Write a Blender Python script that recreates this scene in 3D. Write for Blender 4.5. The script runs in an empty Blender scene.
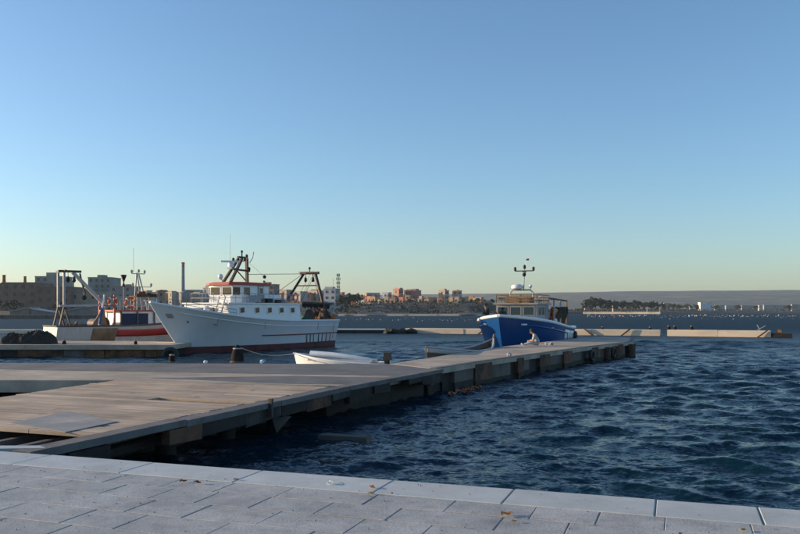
import bpy, bmesh, math, random
import numpy as np
from mathutils import Vector, Matrix, Euler
R = math.radians
random.seed(11); rng = np.random.default_rng(5)
scene = bpy.context.scene
col = scene.collection

# ------------------------------------------------------------------ camera, sky, sun, exposure
EYE = 2.7
cam_d = bpy.data.cameras.new('camera'); cam = bpy.data.objects.new('camera', cam_d); col.objects.link(cam)
cam.location = (0, 0, EYE); cam.rotation_euler = (R(90), 0, 0)
cam_d.sensor_width = 36; cam_d.lens = 36; cam_d.shift_y = 0.0544
cam_d.clip_start = .1; cam_d.clip_end = 30000
scene.camera = cam
SUN_EL = 10.0
to_sun = Vector((-.985, .174, 0)).normalized() * math.cos(R(SUN_EL)) + Vector((0, 0, math.sin(R(SUN_EL))))
world = bpy.data.worlds.new('World'); scene.world = world; world.use_nodes = True
wn = world.node_tree.nodes; wl = world.node_tree.links
sky = wn.new('ShaderNodeTexSky'); sky.sky_type = 'NISHITA'; sky.sun_disc = False
sky.sun_elevation = R(SUN_EL); sky.sun_rotation = math.atan2(to_sun.x, to_sun.y)
sky.air_density = 1.0; sky.dust_density = .8; sky.ozone_density = 3.4; sky.altitude = 0
wl.new(sky.outputs[0], wn['Background'].inputs[0]); wn['Background'].inputs[1].default_value = .15
sun_d = bpy.data.lights.new('sun', 'SUN'); sun_d.energy = 4.6; sun_d.angle = R(.53); sun_d.color = (1, .77, .52)
sun = bpy.data.objects.new('sun', sun_d); col.objects.link(sun)
sun.rotation_euler = (-to_sun).to_track_quat('-Z', 'Y').to_euler()
scene.view_settings.view_transform = 'Standard'; scene.view_settings.look = 'None'
scene.view_settings.exposure = 0.66; scene.view_settings.gamma = 1
scene.cycles.max_bounces = 6

# ------------------------------------------------------------------ helpers
def P(px, py=None, d=None, z=None):
    """picture point at depth d, or on the level plane z, as a place in the world"""
    if d is None: d = (EYE - z) * 800 / (py - 310.5)
    return Vector(((px - 400) / 800 * d, d, z if z is not None else EYE + (310.5 - py) / 800 * d))

MATS = {}
def mat(name, c, rough=.75, var=.18, scale=2.0, bump=0.0, metal=0.0, c2=None, amt=.35, stretch=(1, 1, 1), rnd=0.0, spec=.4, bscale=None, s2=None, wvar=0.0, wscale=.45):
    if name in MATS: return MATS[name]
    m = bpy.data.materials.new(name); m.use_nodes = True; MATS[name] = m
    n = m.node_tree.nodes; l = m.node_tree.links; b = n['Principled BSDF']
    b.inputs['Roughness'].default_value = rough; b.inputs['Metallic'].default_value = metal
    b.inputs['Specular IOR Level'].default_value = spec
    tc = n.new('ShaderNodeTexCoord'); mp = n.new('ShaderNodeMapping'); mp.inputs['Scale'].default_value = stretch
    l.new(tc.outputs['Object'], mp.inputs[0])
    oi = n.new('ShaderNodeObjectInfo'); ad = n.new('ShaderNodeVectorMath'); ad.operation = 'ADD'
    sc = n.new('ShaderNodeMath'); sc.operation = 'MULTIPLY'; sc.inputs[1].default_value = 37.0
    l.new(oi.outputs['Random'], sc.inputs[0]); l.new(mp.outputs[0], ad.inputs[0]); l.new(sc.outputs[0], ad.inputs[1])
    nz = n.new('ShaderNodeTexNoise'); nz.inputs['Scale'].default_value = scale; nz.inputs['Detail'].default_value = 6; nz.inputs['Roughness'].default_value = .65
    l.new(ad.outputs[0], nz.inputs['Vector'])
    mr = n.new('ShaderNodeMapRange'); mr.inputs[1].default_value = .28; mr.inputs[2].default_value = .72
    mr.inputs[3].default_value = 1 - var; mr.inputs[4].default_value = 1 + var
    l.new(nz.outputs['Fac'], mr.inputs[0])
    val = mr.outputs[0]
    if rnd:
        r = n.new('ShaderNodeMapRange'); r.inputs[3].default_value = 1 - rnd; r.inputs[4].default_value = 1 + rnd
        l.new(oi.outputs['Random'], r.inputs[0])
        mm = n.new('ShaderNodeMath'); mm.operation = 'MULTIPLY'; l.new(val, mm.inputs[0]); l.new(r.outputs[0], mm.inputs[1]); val = mm.outputs[0]
    if wvar:
        ge = n.new('ShaderNodeNewGeometry'); wz = n.new('ShaderNodeTexNoise'); wz.inputs['Scale'].default_value = wscale; wz.inputs['Detail'].default_value = 8; wz.inputs['Roughness'].default_value = .68
        l.new(ge.outputs['Position'], wz.inputs['Vector'])
        wr = n.new('ShaderNodeMapRange'); wr.inputs[1].default_value = .3; wr.inputs[2].default_value = .7; wr.inputs[3].default_value = 1 - wvar; wr.inputs[4].default_value = 1 + wvar; l.new(wz.outputs['Fac'], wr.inputs[0])
        wm = n.new('ShaderNodeMath'); wm.operation = 'MULTIPLY'; l.new(val, wm.inputs[0]); l.new(wr.outputs[0], wm.inputs[1]); val = wm.outputs[0]
    base = n.new('ShaderNodeMix'); base.data_type = 'RGBA'; base.inputs['A'].default_value = (*c, 1); base.inputs['B'].default_value = (*(c2 or c), 1)
    if c2:
        n2 = n.new('ShaderNodeTexNoise'); n2.inputs['Scale'].default_value = s2 or scale * .6; n2.inputs['Detail'].default_value = 5; n2.inputs['Roughness'].default_value = .7
        ad2 = n.new('ShaderNodeVectorMath'); ad2.operation = 'ADD'; ad2.inputs[1].default_value = (5.2, 1.7, 9.1)
        l.new(ad.outputs[0], ad2.inputs[0]); l.new(ad2.outputs[0], n2.inputs['Vector'])
        r2 = n.new('ShaderNodeMapRange'); th = .5 + (.5 - amt) * .5
        r2.inputs[1].default_value = th - .07; r2.inputs[2].default_value = th + .1
        l.new(n2.outputs['Fac'], r2.inputs[0]); l.new(r2.outputs[0], base.inputs['Factor'])
    else: base.inputs['Factor'].default_value = 0
    vm = n.new('ShaderNodeVectorMath'); vm.operation = 'SCALE'
    l.new(base.outputs['Result'], vm.inputs[0]); l.new(val, vm.inputs['Scale']); l.new(vm.outputs[0], b.inputs['Base Color'])
    if bump:
        bn = n.new('ShaderNodeTexNoise'); bn.inputs['Scale'].default_value = bscale or scale * 6; bn.inputs['Detail'].default_value = 6
        l.new(ad.outputs[0], bn.inputs['Vector'])
        bp = n.new('ShaderNodeBump'); bp.inputs['Strength'].default_value = 1; bp.inputs['Distance'].default_value = bump
        l.new(bn.outputs['Fac'], bp.inputs['Height']); l.new(bp.outputs[0], b.inputs['Normal'])
    return m

def tag(o, label=None, cat=None, group=None, kind=None):
    if label: o['label'] = label
    if cat: o['category'] = cat
    if group: o['group'] = group
    if kind: o['kind'] = kind
    return o
def empty(name, label, cat, loc=(0, 0, 0), rz=0, group=None):
    o = bpy.data.objects.new(name, None); o.empty_display_size = .3; col.objects.link(o)
    o.location = loc; o.rotation_euler = (0, 0, rz)
    return tag(o, label, cat, group)
def link(name, me, parent=None, loc=(0, 0, 0), rot=(0, 0, 0), scale=(1, 1, 1)):
    o = bpy.data.objects.new(name, me); col.objects.link(o); o.parent = parent
    o.location = loc; o.rotation_euler = rot; o.scale = scale
    return o
def copy_tree(o, parent=None):
    c = o.copy(); col.objects.link(c); c.parent = parent
    for ch in [x for x in o.children]: copy_tree(ch, c)
    return c

class MB:
    def __init__(s): s.v = []; s.f = []
    def add(s, vs, fs):
        k = len(s.v); s.v += [tuple(v) for v in vs]; s.f += [tuple(i + k for i in f) for f in fs]; return s
    def box(s, c, size, rot=None, taper=1.0):
        x, y, z = (a / 2 for a in size); t = taper
        vs = [Vector(p) for p in ((-x, -y, -z), (x, -y, -z), (x, y, -z), (-x, y, -z), (-x * t, -y * t, z), (x * t, -y * t, z), (x * t, y * t, z), (-x * t, y * t, z))]
        if rot is not None:
            m = Euler(rot).to_matrix() if not isinstance(rot, Matrix) else rot; vs = [m @ v for v in vs]
        return s.add([v + Vector(c) for v in vs], [(0, 3, 2, 1), (4, 5, 6, 7), (0, 1, 5, 4), (1, 2, 6, 5), (2, 3, 7, 6), (3, 0, 4, 7)])
    def bar(s, a, b, w, h=None):
        """square bar between two points"""
        a = Vector(a); b = Vector(b); d = b - a; h = h or w
        m = d.to_track_quat('Z', 'Y').to_matrix()
        return s.box((a + b) / 2, (w, h, d.length), m)
    def prism(s, poly, z0, z1):
        n = len(poly); vs = [(p[0], p[1], z0) for p in poly] + [(p[0], p[1], z1) for p in poly]
        return s.add(vs, [tuple(range(n - 1, -1, -1)), tuple(range(n, 2 * n))] + [(i, (i + 1) % n, n + (i + 1) % n, n + i) for i in range(n)])
    def extr(s, poly, axis, t0, t1):
        """polygon in the xz plane (axis y) or yz plane (axis x) pulled from t0 to t1"""
        n = len(poly)
        g = (lambda p, t: (p[0], t, p[1])) if axis == 'y' else (lambda p, t: (t, p[0], p[1]))
        vs = [g(p, t0) for p in poly] + [g(p, t1) for p in poly]
        return s.add(vs, [tuple(range(n)), tuple(range(2 * n - 1, n - 1, -1))] + [(i, n + i, n + (i + 1) % n, (i + 1) % n) for i in range(n)])
    def tube(s, pts, r, n=8, r1=None):
        pts = [Vector(p) for p in pts]; k = len(pts); vs = []; fs = []
        up = None
        for i, p in enumerate(pts):
            d = (pts[min(i + 1, k - 1)] - pts[max(i - 1, 0)]).normalized()
            if up is None: up = Vector((0, 0, 1)) if abs(d.z) < .9 else Vector((1, 0, 0))
            a = d.cross(up).normalized(); b = a.cross(d).normalized()
            rr = r + ((r1 if r1 is not None else r) - r) * i / max(1, k - 1)
            for j in range(n):
                t = 2 * math.pi * j / n; vs.append(p + a * math.cos(t) * rr + b * math.sin(t) * rr)
        for i in range(k - 1):
            for j in range(n): fs.append((i * n + j, i * n + (j + 1) % n, (i + 1) * n + (j + 1) % n, (i + 1) * n + j))
        fs.append(tuple(range(n - 1, -1, -1))); fs.append(tuple(range((k - 1) * n, k * n)))
        return s.add(vs, fs)
    def lathe(s, prof, n=16, c=(0, 0, 0), rot=None):
        vs = []; fs = []; k = len(prof); m = Euler(rot).to_matrix() if rot else Matrix.Identity(3)
        for r, z in prof:
            for j in range(n):
                t = 2 * math.pi * j / n; vs.append(m @ Vector((r * math.cos(t), r * math.sin(t), z)) + Vector(c))
        for i in range(k - 1):
            for j in range(n): fs.append((i * n + j, i * n + (j + 1) % n, (i + 1) * n + (j + 1) % n, (i + 1) * n + j))
        fs.append(tuple(range(n - 1, -1, -1))); fs.append(tuple(range((k - 1) * n, k * n)))
        return s.add(vs, fs)
    def ball(s, c, r, n=10, k=6, sc=(1, 1, 1)):
        kk = len(s.v)
        s.lathe([(max(1e-3, r * math.sin(math.pi * i / k)), -r * math.cos(math.pi * i / k)) for i in range(k + 1)], n)
        for i in range(kk, len(s.v)):
            v = s.v[i]; s.v[i] = (v[0] * sc[0] + c[0], v[1] * sc[1] + c[1], v[2] * sc[2] + c[2])
        return s
    def torus(s, c, R0, r, rot=(0, 0, 0), n=18, k=8):
        m = Euler(rot).to_matrix(); vs = []; fs = []
        for i in range(n):
            a = 2 * math.pi * i / n
            for j in range(k):
                b = 2 * math.pi * j / k; q = R0 + r * math.cos(b)
                vs.append(m @ Vector((q * math.cos(a), q * math.sin(a), r * math.sin(b))) + Vector(c))
        for i in range(n):
            for j in range(k): fs.append((i * k + j, ((i + 1) % n) * k + j, ((i + 1) % n) * k + (j + 1) % k, i * k + (j + 1) % k))
        return s.add(vs, fs)
    def grid(s, pts):
        """pts[i][j] -> quads"""
        a = len(pts); b = len(pts[0])
        return s.add([p for r in pts for p in r], [(i * b + j, (i + 1) * b + j, (i + 1) * b + j + 1, i * b + j + 1) for i in range(a - 1) for j in range(b - 1)])
    def mesh(s, name, m=None, smooth=False, fix=True):
        me = bpy.data.meshes.new(name); me.from_pydata(s.v, [], s.f)
        if fix:
            bm = bmesh.new(); bm.from_mesh(me); bmesh.ops.recalc_face_normals(bm, faces=bm.faces); bm.to_mesh(me); bm.free()
        if smooth:
            me.polygons.foreach_set('use_smooth', [True] * len(me.polygons))
            me.set_sharp_from_angle(angle=R(40))
        if m: me.materials.append(m)
        return me
    def build(s, name, m, parent=None, smooth=False, loc=(0, 0, 0), rot=(0, 0, 0)):
        return link(name, s.mesh(name, m, smooth), parent, loc, rot)
def part(name, m, parent, fn, smooth=False):
    b = MB(); fn(b); return b.build(name, m, parent, smooth)

# ------------------------------------------------------------------ materials
M_slab = mat('granite paving', (.42, .40, .365), .55, .10, 9, .003, c2=(.34, .32, .295), amt=.38, rnd=.07, bscale=45, wvar=.26, wscale=1.1)
M_cope = mat('pale coping stone', (.50, .50, .465), .5, .08, 3, .0015, c2=(.42, .42, .39), amt=.3, rnd=.05, bscale=50, wvar=.14, wscale=1.4)
M_joint = mat('joint mortar', (.22, .21, .195), .9, .2, 8)
M_conc = mat('pier concrete', (.41, .335, .255), .85, .16, .8, .006, c2=(.31, .255, .20), amt=.4, bscale=12, wvar=.32, wscale=.6)
M_asph = mat('grey asphalt', (.13, .128, .128), .9, .18, .9, .004, c2=(.18, .17, .165), amt=.3, bscale=40, wvar=.3, wscale=.8)
M_plank = mat('weathered plank', (.43, .325, .235), .85, .26, 1.2, .004, c2=(.32, .245, .185), amt=.4, stretch=(.35, 5, 5), rnd=.13, bscale=9, wvar=.30, wscale=.8)
M_overlay = mat('grey overlay', (.27, .26, .25), .8, .16, 1.6, .002, c2=(.42, .37, .32), amt=.3)
M_beam = mat('grey edge beam', (.15, .142, .135), .85, .22, 1.5, .006, c2=(.09, .085, .08), amt=.35)
M_darkconc = mat('dark shade concrete', (.024, .021, .018), .75, .4, 1.2, .02, c2=(.012, .011, .009), amt=.5)  # pier-side shade is put into this near-black tone
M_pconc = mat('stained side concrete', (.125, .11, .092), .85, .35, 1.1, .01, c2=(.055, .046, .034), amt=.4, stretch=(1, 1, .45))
M_rustwood = mat('rusty fender', (.13, .065, .035), .85, .4, 2.5, .02, c2=(.05, .03, .022), amt=.5)
M_rust = mat('orange rust', (.34, .13, .04), .85, .35, 2.5, .01, c2=(.13, .06, .03), amt=.4)
M_rubber = mat('black rubber', (.02, .02, .02), .6, .3, 4)
M_white = mat('white boat paint', (.78, .78, .76), .4, .06, 1.2, .003, c2=(.62, .56, .47), amt=.18, stretch=(1, 1, .3), s2=1.6)
M_hullw = mat('white hull paint', (.64, .645, .64), .38, .07, .5, .006, c2=(.60, .57, .52), amt=.2, stretch=(1, 1, .25), s2=.9, bscale=1.2)
M_boot = mat('antifouling red', (.13, .035, .035), .7, .3, 1.4, .004, c2=(.07, .025, .025), amt=.4)
M_redp = mat('red paint', (.42, .035, .03), .5, .15, 1.5, c2=(.30, .03, .03), amt=.3)
M_redroof = mat('faded red paint', (.40, .07, .055), .6, .15, 1.2, c2=(.32, .08, .06), amt=.35)
M_blue = mat('blue hull paint', (.004, .062, .215), .35, .12, .9, .003, c2=(.006, .05, .17), amt=.3)
M_navy = mat('navy tarp', (.012, .03, .075), .7, .2, 2, .02)
M_glass = mat('dark cabin glass', (.012, .014, .016), .08, .1, 2, spec=.7)
M_steel = mat('grey painted steel', (.30, .31, .32), .55, .2, 2.0, c2=(.22, .15, .11), amt=.25)
M_dksteel = mat('dark brown steel', (.07, .05, .042), .65, .3, 2.0, c2=(.13, .06, .035), amt=.3)
M_ltsteel = mat('pale painted steel', (.36, .365, .37), .5, .15, 2.0, c2=(.34, .27, .21), amt=.22)
M_net = mat('dark fishing net', (.035, .038, .035), .95, .5, 9, .05, c2=(.06, .045, .03), amt=.4)
M_netbr = mat('brown fishing net', (.16, .10, .06), .95, .45, 9, .05, c2=(.07, .05, .035), amt=.4)
M_netgr = mat('green fishing net', (.02, .14, .10), .95, .4, 9, .04)
M_orange = mat('orange plastic', (.62, .10, .02), .5, .15, 3)
M_rope = mat('pale rope', (.45, .42, .36), .9, .2, 20)
M_wooddk = mat('dark boat wood', (.10, .085, .07), .8, .3, 1.5, c2=(.17, .14, .11), amt=.35, stretch=(.4, 2, 2))
M_tan = mat('tan wood panel', (.27, .17, .095), .8, .25, 1.5, c2=(.18, .11, .06), amt=.4, stretch=(1, 1, .5))
M_deck = mat('worn deck', (.25, .23, .21), .85, .2, 1.5)
M_black = mat('black paint', (.015, .015, .015), .6, .2, 3)
M_grass = mat('far scrub ground', (.034, .035, .03), .95, .3, .02, c2=(.05, .048, .037), amt=.4, s2=.012)
M_hill = mat('far hillside', (.024, .036, .026), .95, .4, .006, c2=(.17, .155, .10), amt=.38, s2=.02, stretch=(.4, 1, 1))
M_tree = mat('far foliage', (.050, .054, .032), .9, .4, .4, rnd=.25)
M_bark = mat('bark', (.10, .08, .06), .9, .3, 1)
M_bwater = mat('breakwater concrete', (.70, .57, .42), .85, .14, .35, c2=(.45, .38, .29), amt=.35, stretch=(.3, 1, 1))
M_win = mat('far window', (.06, .06, .062), .25, .3, .3)
M_sand = mat('far sand', (.42, .34, .25), .95, .2, .05)

# ------------------------------------------------------------------ water: one sheet, real waves
def make_water():
    lam = np.exp(rng.uniform(np.log(.24), np.log(3.2), 96)); lam = np.sort(lam)[::-1]
    k = 2 * np.pi / lam
    th = R(-104) + rng.normal(0, .50, lam.size)
    peak = np.exp(-(np.log(lam / .8) / .9) ** 2)
    a = .030 * (0.72 + .5 * peak) / k * np.clip(1.25 - .22 * lam, .45, 1)
    ph = rng.uniform(0, 6.283, lam.size)
    d = np.concatenate([np.linspace(-6, 4.9, 24), 5 * (70 / 5.) ** (np.arange(720) / 720.), 70 * (2600 / 70.) ** (np.arange(221) / 220.)])
    ncol = 640
    t = np.linspace(-1, 1, ncol); t = np.sign(t) * (np.abs(t) * .62 + np.abs(t) ** 5 * .68)
    hw = np.maximum(d, 9) * 1.0
    X = t[None, :] * hw[:, None]; Y = np.repeat(d[:, None], ncol, 1)
    dy = np.gradient(d); dx = hw * 2 / ncol * .8
    sp = np.maximum(dy, dx)
    x = X.copy(); y = Y.copy(); z = np.zeros_like(X)
    gust = 1 + .35 * np.sin(X * .11 + Y * .07 + 1) * np.sin(Y * .09 - X * .05 + 2.2)
    for i in range(lam.size):
        att = np.clip((lam[i] / sp - 2.2) / 3, 0, 1)[:, None]
        if att.max() == 0: continue
        p = k[i] * (X * math.cos(th[i]) + Y * math.sin(th[i])) + ph[i]
        A = a[i] * att * gust
        z += A * np.cos(p); s = A * .8 * np.sin(p)
        x -= s * math.cos(th[i]); y -= s * math.sin(th[i])
    nr = d.size
    co = np.stack([x, y, z], -1).reshape(-1, 3).astype(np.float32)
    ii = np.arange(nr - 1)[:, None] * ncol + np.arange(ncol - 1)[None, :]
    q = np.stack([ii, ii + 1, ii + 1 + ncol, ii + ncol], -1).reshape(-1).astype(np.int32)
    me = bpy.data.meshes.new('water'); nf = q.size // 4
    me.vertices.add(co.shape[0]); me.vertices.foreach_set('co', co.ravel())
    me.loops.add(q.size); me.loops.foreach_set('vertex_index', q)
    me.polygons.add(nf); me.polygons.foreach_set('loop_start', np.arange(0, q.size, 4, dtype=np.int32)); me.polygons.foreach_set('loop_total', np.full(nf, 4, np.int32))
    me.polygons.foreach_set('use_smooth', np.ones(nf, bool)); me.update(); me.validate()
    m = bpy.data.materials.new('sea water'); m.use_nodes = True
    n = m.node_tree.nodes; l = m.node_tree.links; b = n['Principled BSDF']
    b.inputs['Base Color'].default_value = (.003, .020, .034, 1); b.inputs['IOR'].default_value = 1.27; b.inputs['Specular IOR Level'].default_value = .30
    tc = n.new('ShaderNodeTexCoord'); geo = n.new('ShaderNodeNewGeometry'); acc = geo.outputs['Normal']
    for sc, amp, st in ((.55, .45, (1, 1.9, 1)), (2.4, .75, (1, 1.9, 1)), (8.5, 1.05, (1, 1.8, 1))):
        mp = n.new('ShaderNodeMapping'); mp.inputs['Scale'].default_value = st; l.new(tc.outputs['Object'], mp.inputs[0])
        nz = n.new('ShaderNodeTexNoise'); nz.inputs['Scale'].default_value = sc; nz.inputs['Detail'].default_value = 2; nz.inputs['Distortion'].default_value = .5
        l.new(mp.outputs[0], nz.inputs['Vector'])
        sb = n.new('ShaderNodeVectorMath'); sb.operation = 'SUBTRACT'; sb.inputs[1].default_value = (.5, .5, .5); l.new(nz.outputs['Color'], sb.inputs[0])
        ml = n.new('ShaderNodeVectorMath'); ml.operation = 'MULTIPLY_ADD'; ml.inputs[1].default_value = (amp * .7, amp, 0); l.new(sb.outputs[0], ml.inputs[0]); l.new(acc, ml.inputs[2]); acc = ml.outputs[0]
    # waves too fine for the sheet's own relief are carried as roughness, growing with the sheet's mesh spacing
    sx_ = n.new('ShaderNodeSeparateXYZ'); l.new(tc.outputs['Object'], sx_.inputs[0])
    rm = n.new('ShaderNodeMapRange'); rm.interpolation_type = 'SMOOTHSTEP'; rm.inputs[1].default_value = 12; rm.inputs[2].default_value = 130; rm.inputs[3].default_value = .12; rm.inputs[4].default_value = .60
    l.new(sx_.outputs['Y'], rm.inputs[0]); l.new(rm.outputs[0], b.inputs['Roughness'])
    nn = n.new('ShaderNodeVectorMath'); nn.operation = 'NORMALIZE'; l.new(acc, nn.inputs[0]); l.new(nn.outputs[0], b.inputs['Normal'])
    me.materials.append(m)
    tag(link('water', me), kind='structure')
make_water()

# ------------------------------------------------------------------ far land, hills
SH = [(-1400, 200), (-500, 235), (-60, 262), (60, 268), (150, 285), (240, 320), (330, 380), (400, 392), (470, 400), (500, 430), (540, 540), (575, 700), (660, 930), (760, 960), (900, 930), (1400, 700), (2200, 500)]
def shore(px):
    for (a, da), (b, db) in zip(SH, SH[1:]):
        if a <= px <= b: return da + (db - da) * (px - a) / (b - a)
    return SH[0][1] if px < SH[0][0] else SH[-1][1]
def smooth(a, b, x):
    t = min(1, max(0, (x - a) / (b - a))); return t * t * (3 - 2 * t)
def land_z(px, s):
    """height s metres inland"""
    w = smooth(330, 370, px) * (1 - smooth(470, 560, px))
    z = .9 * smooth(0, 4, s) + 1.4 * smooth(10, 60, s)
    z += w * 5.5 * smooth(25, 120, s)
    z += 3.0 * smooth(150, 700, s)
    return z - .8 * (1 - smooth(-6, 0, s))
mb = MB(); rows = []
for s in (-8, -3, 0, 2, 5, 12, 25, 45, 70, 100, 130, 180, 260, 400, 700, 1200, 1900, 2700):
    r = []
    for px in np.linspace(-1400, 2200, 240):
        dd = shore(px) + s * (1 if s < 700 else 1) + 3 * math.sin(px * .21) + 2 * math.sin(px * .063)
        r.append(((px - 400) / 800 * dd, dd, land_z(px, s) + (.5 * math.sin(px * .5 + s) if s > 20 else 0)))
    rows.append(r)
mb.grid(rows); tag(mb.build('shore_land', M_grass, smooth=True), kind='structure')
RG = [(-1400, 298), (0, 297), (340, 295.5), (480, 293.6), (580, 292.3), (650, 291), (700, 290.5), (800, 290.2), (1000, 291), (2200, 294)]
mb = MB(); rows = []
pxs = np.linspace(-1400, 2200, 260); RD = 3700
for k in range(9):
    f = k / 8; r = []
    for px in pxs:
        yr = np.interp(px, [a for a, _ in RG], [b for _, b in RG]); top = EYE + (310.5 - yr) / 800 * RD
        dd = 2300 + (RD - 2300) * f
        z = 5 + (top - 5) * (f ** 1.4) + (2.5 * math.sin(px * .031 + k) + 1.5 * math.sin(px * .083 + 2.3 * k)) * (f if f < 1 else .35)
        r.append(((px - 400) / 800 * dd, dd, z))
    rows.append(r)
rows.append([(p[0] * 1.12, p[1] * 1.12, -1) for p in rows[-1]])
mb.grid(rows); tag(mb.build('hills', M_hill, smooth=True), kind='structure')

# ------------------------------------------------------------------ quay (foreground)
QZ = 1.1
q0 = np.array([-4.53, 9.06]); qdir = np.array([7.72, -2.68]); qdir /= np.linalg.norm(qdir); qn = np.array([qdir[1], -qdir[0]])  # qn points to the camera
if qn[1] > 0: qn = -qn
def Q(u, w, z): p = q0 + qdir * u + qn * w; return (p[0], p[1], z)
quay = MB()
a = [Q(-110, .03, 0), Q(60, .03, 0), Q(60, 90, 0), Q(-110, 90, 0)]
quay.prism([(p[0], p[1]) for p in a], -1.5, QZ - .005)
quay = tag(quay.build('quay', M_joint), kind='structure')
qang = math.atan2(qdir[1], qdir[0])
def slab_mesh(nm, lx, ly, h, m, bev=.008, jit=0):
    bm = bmesh.new(); bmesh.ops.create_cube(bm, size=1)
    for v in bm.verts: v.co = Vector((v.co.x * lx + random.uniform(-jit, jit * .4) * (1 if v.co.x > 0 else -1), v.co.y * ly + random.uniform(-jit, jit * .4) * (1 if v.co.y > 0 else -1), v.co.z * h))
    bmesh.ops.bevel(bm, geom=[e for e in bm.edges if e.verts[0].co.z > 0 and e.verts[1].co.z > 0], offset=bev, segments=1, affect='EDGES')
    me = bpy.data.meshes.new(nm); bm.to_mesh(me); bm.free(); me.materials.append(m); return me
# coping stones
us = [-34.4 + 1.22 * i for i in range(34)]
edges_u = []; u = -24.0
marks = [3.33, 4.72, 5.87, 7.08, 7.86]
while u < 1.5: edges_u.append(u); u += 1.3
edges_u += [2.05] + marks
u = 9.06
while u < 24: edges_u.append(u); u += 1.22
CW = .57
for i in range(len(edges_u) - 1):
    a, b = edges_u[i], edges_u[i + 1]; me = slab_mesh('coping_stone', b - a - .008, CW, .30, M_cope, .008, .004)
    link('coping_stone', me, quay, Q((a + b) / 2, CW / 2 - .03, QZ - .15 + random.uniform(0, .004)), (0, 0, qang))
# paving slabs in courses
w = CW - .03 + .008; course = 0; n_s = 0
far_slabs = MB()
while w < 9.5:
    cw = random.choice((.36, .40, .44)); u = -13 + random.uniform(0, .5)
    while u < 13:
        ln = random.uniform(.45, .85); c = Q(u + ln / 2, w + cw / 2, 0)
        vis = c[1] > 4.9 and abs(c[0]) < .53 * c[1] + .4
        zt = QZ + random.uniform(-.003, .0015); tilt = (random.uniform(-.003, .003), random.uniform(-.003, .003), qang + random.uniform(-.006, .006))
        if vis and n_s < 290:
            link('paving_slab', slab_mesh('paving_slab', ln - random.uniform(.001, .008), cw - random.uniform(.002, .009), .06, M_slab, .004, .007), quay, (c[0], c[1], zt - .03), tilt); n_s += 1
        elif abs(c[0]) < 12 and c[1] > -3:
            far_slabs.box((c[0], c[1], zt - .03), (ln - .012, cw - .01, .06), tilt)
        u += ln
    w += cw; course += 1
tag(far_slabs.build('paving_slabs', M_slab, quay), kind='stuff')
# landing ledge beside the pier head
lg = MB(); p = [P(-60, 449.5, z=.86), P(46, 448, z=.86), P(40, 445.5, z=.86), P(-60, 446, z=.86)]
lg.prism([(v.x, v.y) for v in p], .45, .86); lg.build('landing_ledge', M_cope, quay)
# grit and litter
g = MB()
for i in range(520):
    d = random.uniform(5.6, 9.6); x = random.uniform(-.52, .52) * d
    rel = np.array([x, d]) - q0
    if rel @ qn < .05: continue
    r = random.choice((.002, .0025, .003, .0045)); g.box((x, d, QZ + .002 + r * .4), (r * 2, r * 1.6, r), (random.random(), random.random(), random.random()))
tag(g.build('pavement_grit', mat('grit', (.16, .14, .12), .9, .5, 30)), kind='stuff')
tag(col.objects['pavement_grit'], 'fine dark grit scattered over the grey paving', 'grit')
def leaf(px, py, sz, colr, name, label, cat, grp=None):
    sz *= .72; c = P(px, py, z=QZ); m = mat(name + ' ' + colr[0], colr[1], .8, .3, 30)
    pts = []; n = 7
    for i in range(n):
        t = i / (n - 1); wd = math.sin(math.pi * min(.98, max(.03, t))) * .32
        pts.append([(sz * (t - .5), sz * wd * k, sz * .12 * abs(k) + sz * .10 * math.sin(t * 5) ** 2) for k in (-1, 0, 1)])
    b = MB().grid(pts); o = b.build(name, m, None, False, (c.x, c.y, QZ + .006), (random.uniform(-.1, .1), .1, random.uniform(-1, 1)))
    sd = o.modifiers.new('t', 'SOLIDIFY'); sd.thickness = .002
    tag(o, label, cat, grp)
BR = ('brown', (.16, .09, .04)); OR = ('orange', (.50, .24, .10)); YE = ('yellow', (.34, .24, .07)); DK = ('dark', (.04, .03, .025)); WH = ('white', (.75, .73, .70))
leaf(330, 484.4, .12, WH, 'paper_scrap', 'torn white paper scrap lying at the inner edge of coping', 'paper scrap')
leaf(372, 488.4, .11, OR, 'fallen_leaf', 'curled orange leaf against the coping joint', 'leaf')
leaf(371, 494.6, .085, YE, 'fallen_leaf', 'small ochre leaf just inside the orange leaf', 'leaf')
leaf(392, 494.3, .04, DK, 'fallen_leaf', 'tiny blackened leaf beside the ochre leaf', 'leaf')
leaf(506, 516, .16, OR, 'fallen_leaf', 'long pale orange leaf lying alone on paving', 'leaf')
leaf(514, 522.5, .07, YE, 'fallen_leaf', 'ochre leaf next to the long orange leaf', 'leaf')
leaf(183, 482.5, .10, BR, 'fallen_leaf', 'brown leaf of a pair lying near the coping', 'leaf', 'brown leaves in a pair')
leaf(197, 483.8, .12, BR, 'fallen_leaf', 'brown leaf of a pair lying near the coping', 'leaf', 'brown leaves in a pair')
leaf(236, 480.6, .07, DK, 'fallen_leaf', 'dark leaf touching the pale coping stone', 'leaf')
leaf(140, 484.6, .05, WH, 'paper_scrap', 'crumpled white speck of paper on open paving', 'paper scrap')
leaf(124, 477.4, .05, WH, 'paper_scrap', 'tiny white paper speck near the coping stones', 'paper scrap')
leaf(743, 531.5, .09, YE, 'fallen_leaf', 'ochre leaf beside a wide paving joint', 'leaf')

# ------------------------------------------------------------------ pier
DZ = .825
pier = empty('pier', 'low concrete and plank pier running out from the stone quay', 'pier', (0, 0, 0))
SL = .24
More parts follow.
